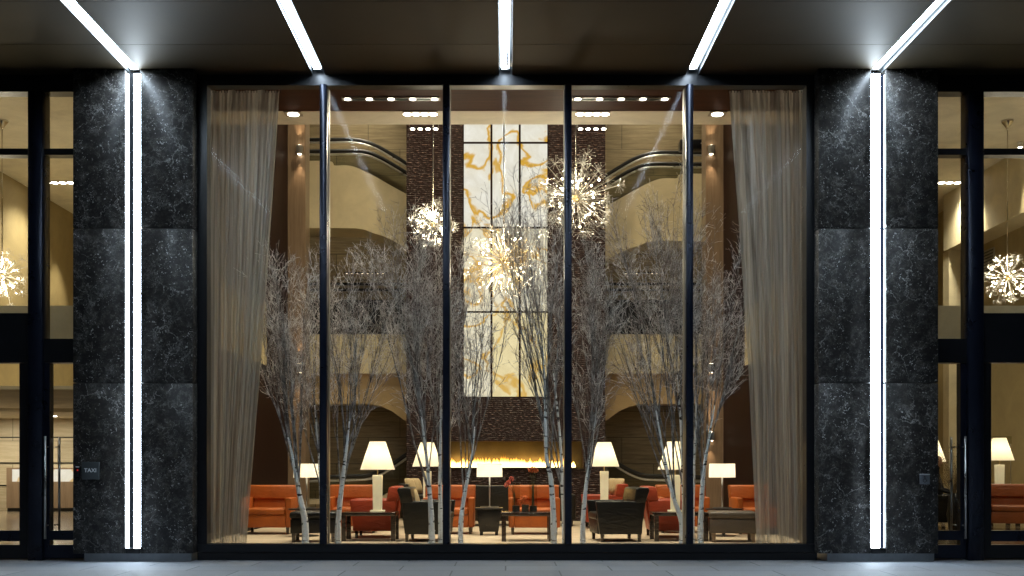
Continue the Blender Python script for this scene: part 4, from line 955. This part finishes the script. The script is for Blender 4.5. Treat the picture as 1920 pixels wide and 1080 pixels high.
# ------------------------------------------------------------------ birches
def birch(label, path, top, spread, lean, seed, depth=15.0, r0=.045, leaders=4, dens=1.0, tw='twig'):
    """path: (px, v) trunk line upward from the sill; top: (px, v) crown tip; spread: half width in px"""
    rnd = random.Random(seed)
    base = P(path[0][0], 1020, depth); base.z = .006
    t = thing('birch_tree', label, 'tree', tuple(base), 0, 'bare birch trees inside the window')
    o = base.copy()
    dy = rnd.uniform(-.08, .12)
    pts = [Vector((base.x, depth, .006))] + [P(a, b, depth + dy * k / len(path)) for k, (a, b) in enumerate(path)]
    sp = smooth_path([tuple(q) for q in pts], 4)
    n = len(sp); tr = MB()
    rr = [r0 * (1 - .80 * (i / (n - 1)) ** 1.25) * (1 + .05 * math.sin(i * 1.9 + seed)) for i in range(n)]
    tr.tube([q - o for q in sp], rr, 9)
    for _ in range(5):   # knots
        k = rnd.randrange(2, n - 1); a = rnd.uniform(0, 6.28); tr.octa(sp[k] - o + Vector((math.cos(a), math.sin(a), 0)) * rr[k] * .9, rr[k] * .35)
    cr = MB(); fine = MB(); tipc = P(top[0], top[1], depth)
    ppm = depth / F; cnt = [0]
    def grow(p, d, L, r, lvl):
        segs = {0: 12, 1: 8, 2: 5, 3: 3}[lvl]; pts_ = [p.copy()]; q = p.copy(); dd = d.normalized(); dirs = [dd]
        wob = {0: .035, 1: .06, 2: .13, 3: .25}[lvl]; up = {0: .025, 1: .05, 2: .03, 3: 0}[lvl]
        for i in range(segs):
            dd = (dd + Vector((rnd.gauss(0, wob), rnd.gauss(0, wob * .8), rnd.gauss(0, wob * .5) + up))).normalized()
            q = q + dd * (L / segs); pts_.append(q.copy()); dirs.append(dd)
        rad = [max(.0024, r * (1 - .8 * i / segs)) for i in range(segs + 1)]
        (cr if lvl < 2 else fine).tube([a - o for a in pts_], rad, 5 if lvl == 0 else 3, False)
        cnt[0] += 1
        if lvl >= 3: return
        nch = {0: 7, 1: 5.5, 2: 2.0}[lvl] * dens
        nch = int(nch) + (1 if rnd.random() < nch % 1 else 0)
        for k in range(nch):
            u = rnd.uniform({0: .22, 1: .15, 2: .2}[lvl], 1.0); f = u * segs; i = min(int(f), segs - 1); c0 = pts_[i].lerp(pts_[i + 1], f - i)
            ax = dirs[i]; side = Vector((rnd.gauss(0, 1), rnd.gauss(0, .75), rnd.gauss(0, .3))); side = (side - ax * side.dot(ax)).normalized()
            an = R(rnd.uniform(6, 20) if lvl == 0 else rnd.uniform(11, 32) if lvl == 1 else rnd.uniform(25, 70))
            nd = ax * math.cos(an) + side * math.sin(an)
            LL = {0: rnd.uniform(.7, 1.25), 1: rnd.uniform(.3, .62), 2: rnd.uniform(.10, .26)}[lvl] * (1 - .35 * u) * spread / 58
            grow(c0, nd, LL, max(.0034, rad[i] * .55), lvl + 1)
    nl = leaders * 2 + 1
    for k in range(nl):
        a = (k + .5) / nl * 2 - 1
        tgt = Vector((tipc.x + a * spread * ppm * .95 + rnd.uniform(-.06, .06), depth + rnd.uniform(-.16, .3), tipc.z - abs(a) ** 1.5 * .7 - rnd.uniform(0, .45)))
        i0 = n - 1 - int(rnd.uniform(.08, .62) * n) if k != nl // 2 else n - 1
        s0 = sp[max(2, i0)].copy(); dirn = tgt - s0; L = dirn.length * .92
        st = (sp[min(i0 + 1, n - 1)] - sp[i0 - 1]).normalized()
        grow(s0, dirn / L * .8 + st * .25 + Vector((a * .12, 0, 0)), L, max(.010, rr[i0] * (.42 if k != nl // 2 else 1.0)), 0)
    fo = fine
    tr.build('trunk', M['bark'], t, smooth=True); c_ = cr.build('crown', M[tw], t); fine.build('twigs', M['fine_twig'], c_)
    return cnt[0]
birch('leftmost birch, leaning left from beside the dark ottoman', [(572, 980), (562, 930), (551, 870), (540, 820)], (515, 470), 52, 0, 1, 15.0, .052, 5)
birch('slim birch half hidden behind the first mullion', [(604, 980), (601, 900), (597, 840), (590, 760)], (578, 490), 42, 0, 2, 15.3, .036, 4)
birch('birch left of the left cone lamp, leaning right', [(634, 980), (642, 900), (650, 840), (655, 790)], (690, 455), 56, 0, 3, 15.0, .045, 5)
birch('thick birch in front of the dark olive armchair', [(809, 980), (806, 930), (800, 860), (790, 780)], (748, 400), 55, 0, 4, 15.0, .048, 5, 1.1)
birch('birch hard against the left side of the second mullion', [(826, 980), (825, 900), (826, 820), (826, 720)], (808, 450), 45, 0, 5, 15.2, .040, 4)
birch('birch leaning right just right of the second mullion', [(864, 980), (872, 920), (884, 860), (890, 800)], (880, 520), 46, 0, 6, 14.95, .040, 4, .85)
birch('tall birch leaning left over the vases and onyx', [(1038, 980), (1033, 900), (1024, 850), (1022, 740), (1018, 660)], (985, 355), 62, 0, 7, 15.0, .046, 5, .9, 'twig')
birch('birch hard against the left side of the third mullion', [(1058, 980), (1054, 900), (1050, 820), (1038, 700)], (1020, 430), 45, 0, 8, 15.25, .040, 4, .9)
birch('birch leaning right between the third mullion and the black armchair', [(1093, 980), (1099, 910), (1108, 850), (1120, 740)], (1112, 470), 46, 0, 9, 14.95, .040, 5)
birch('birch leaning left in front of the right wooden table', [(1278, 980), (1262, 930), (1246, 860), (1230, 770)], (1178, 430), 58, 0, 10, 15.0, .042, 5, 1.0)
birch('birch hard against the left side of the fourth mullion', [(1284, 980), (1281, 900), (1278, 820), (1270, 700)], (1240, 330), 52, 0, 11, 15.2, .042, 5, 1.0)
birch('birch hard against the right side of the fourth mullion', [(1298, 980), (1300, 900), (1304, 820), (1306, 720)], (1318, 420), 42, 0, 12, 15.3, .038, 4, .9)
birch('rightmost birch, beside the taupe ottoman', [(1314, 980), (1318, 900), (1326, 840), (1340, 760)], (1355, 470), 48, 0, 13, 15.0, .044, 5, 1.0)
pt = thing('pebble_trough', 'long low pebble filled trough hidden behind the window sill', 'planter', (0, 15.05, .006))
MB().box(-3.6, 3.6, -.18, .18, 0, .05).build('trough', M['black'], pt)
MB().box(-3.58, 3.58, -.16, .16, .05, .062).build('pebbles', M['pebble'], pt)
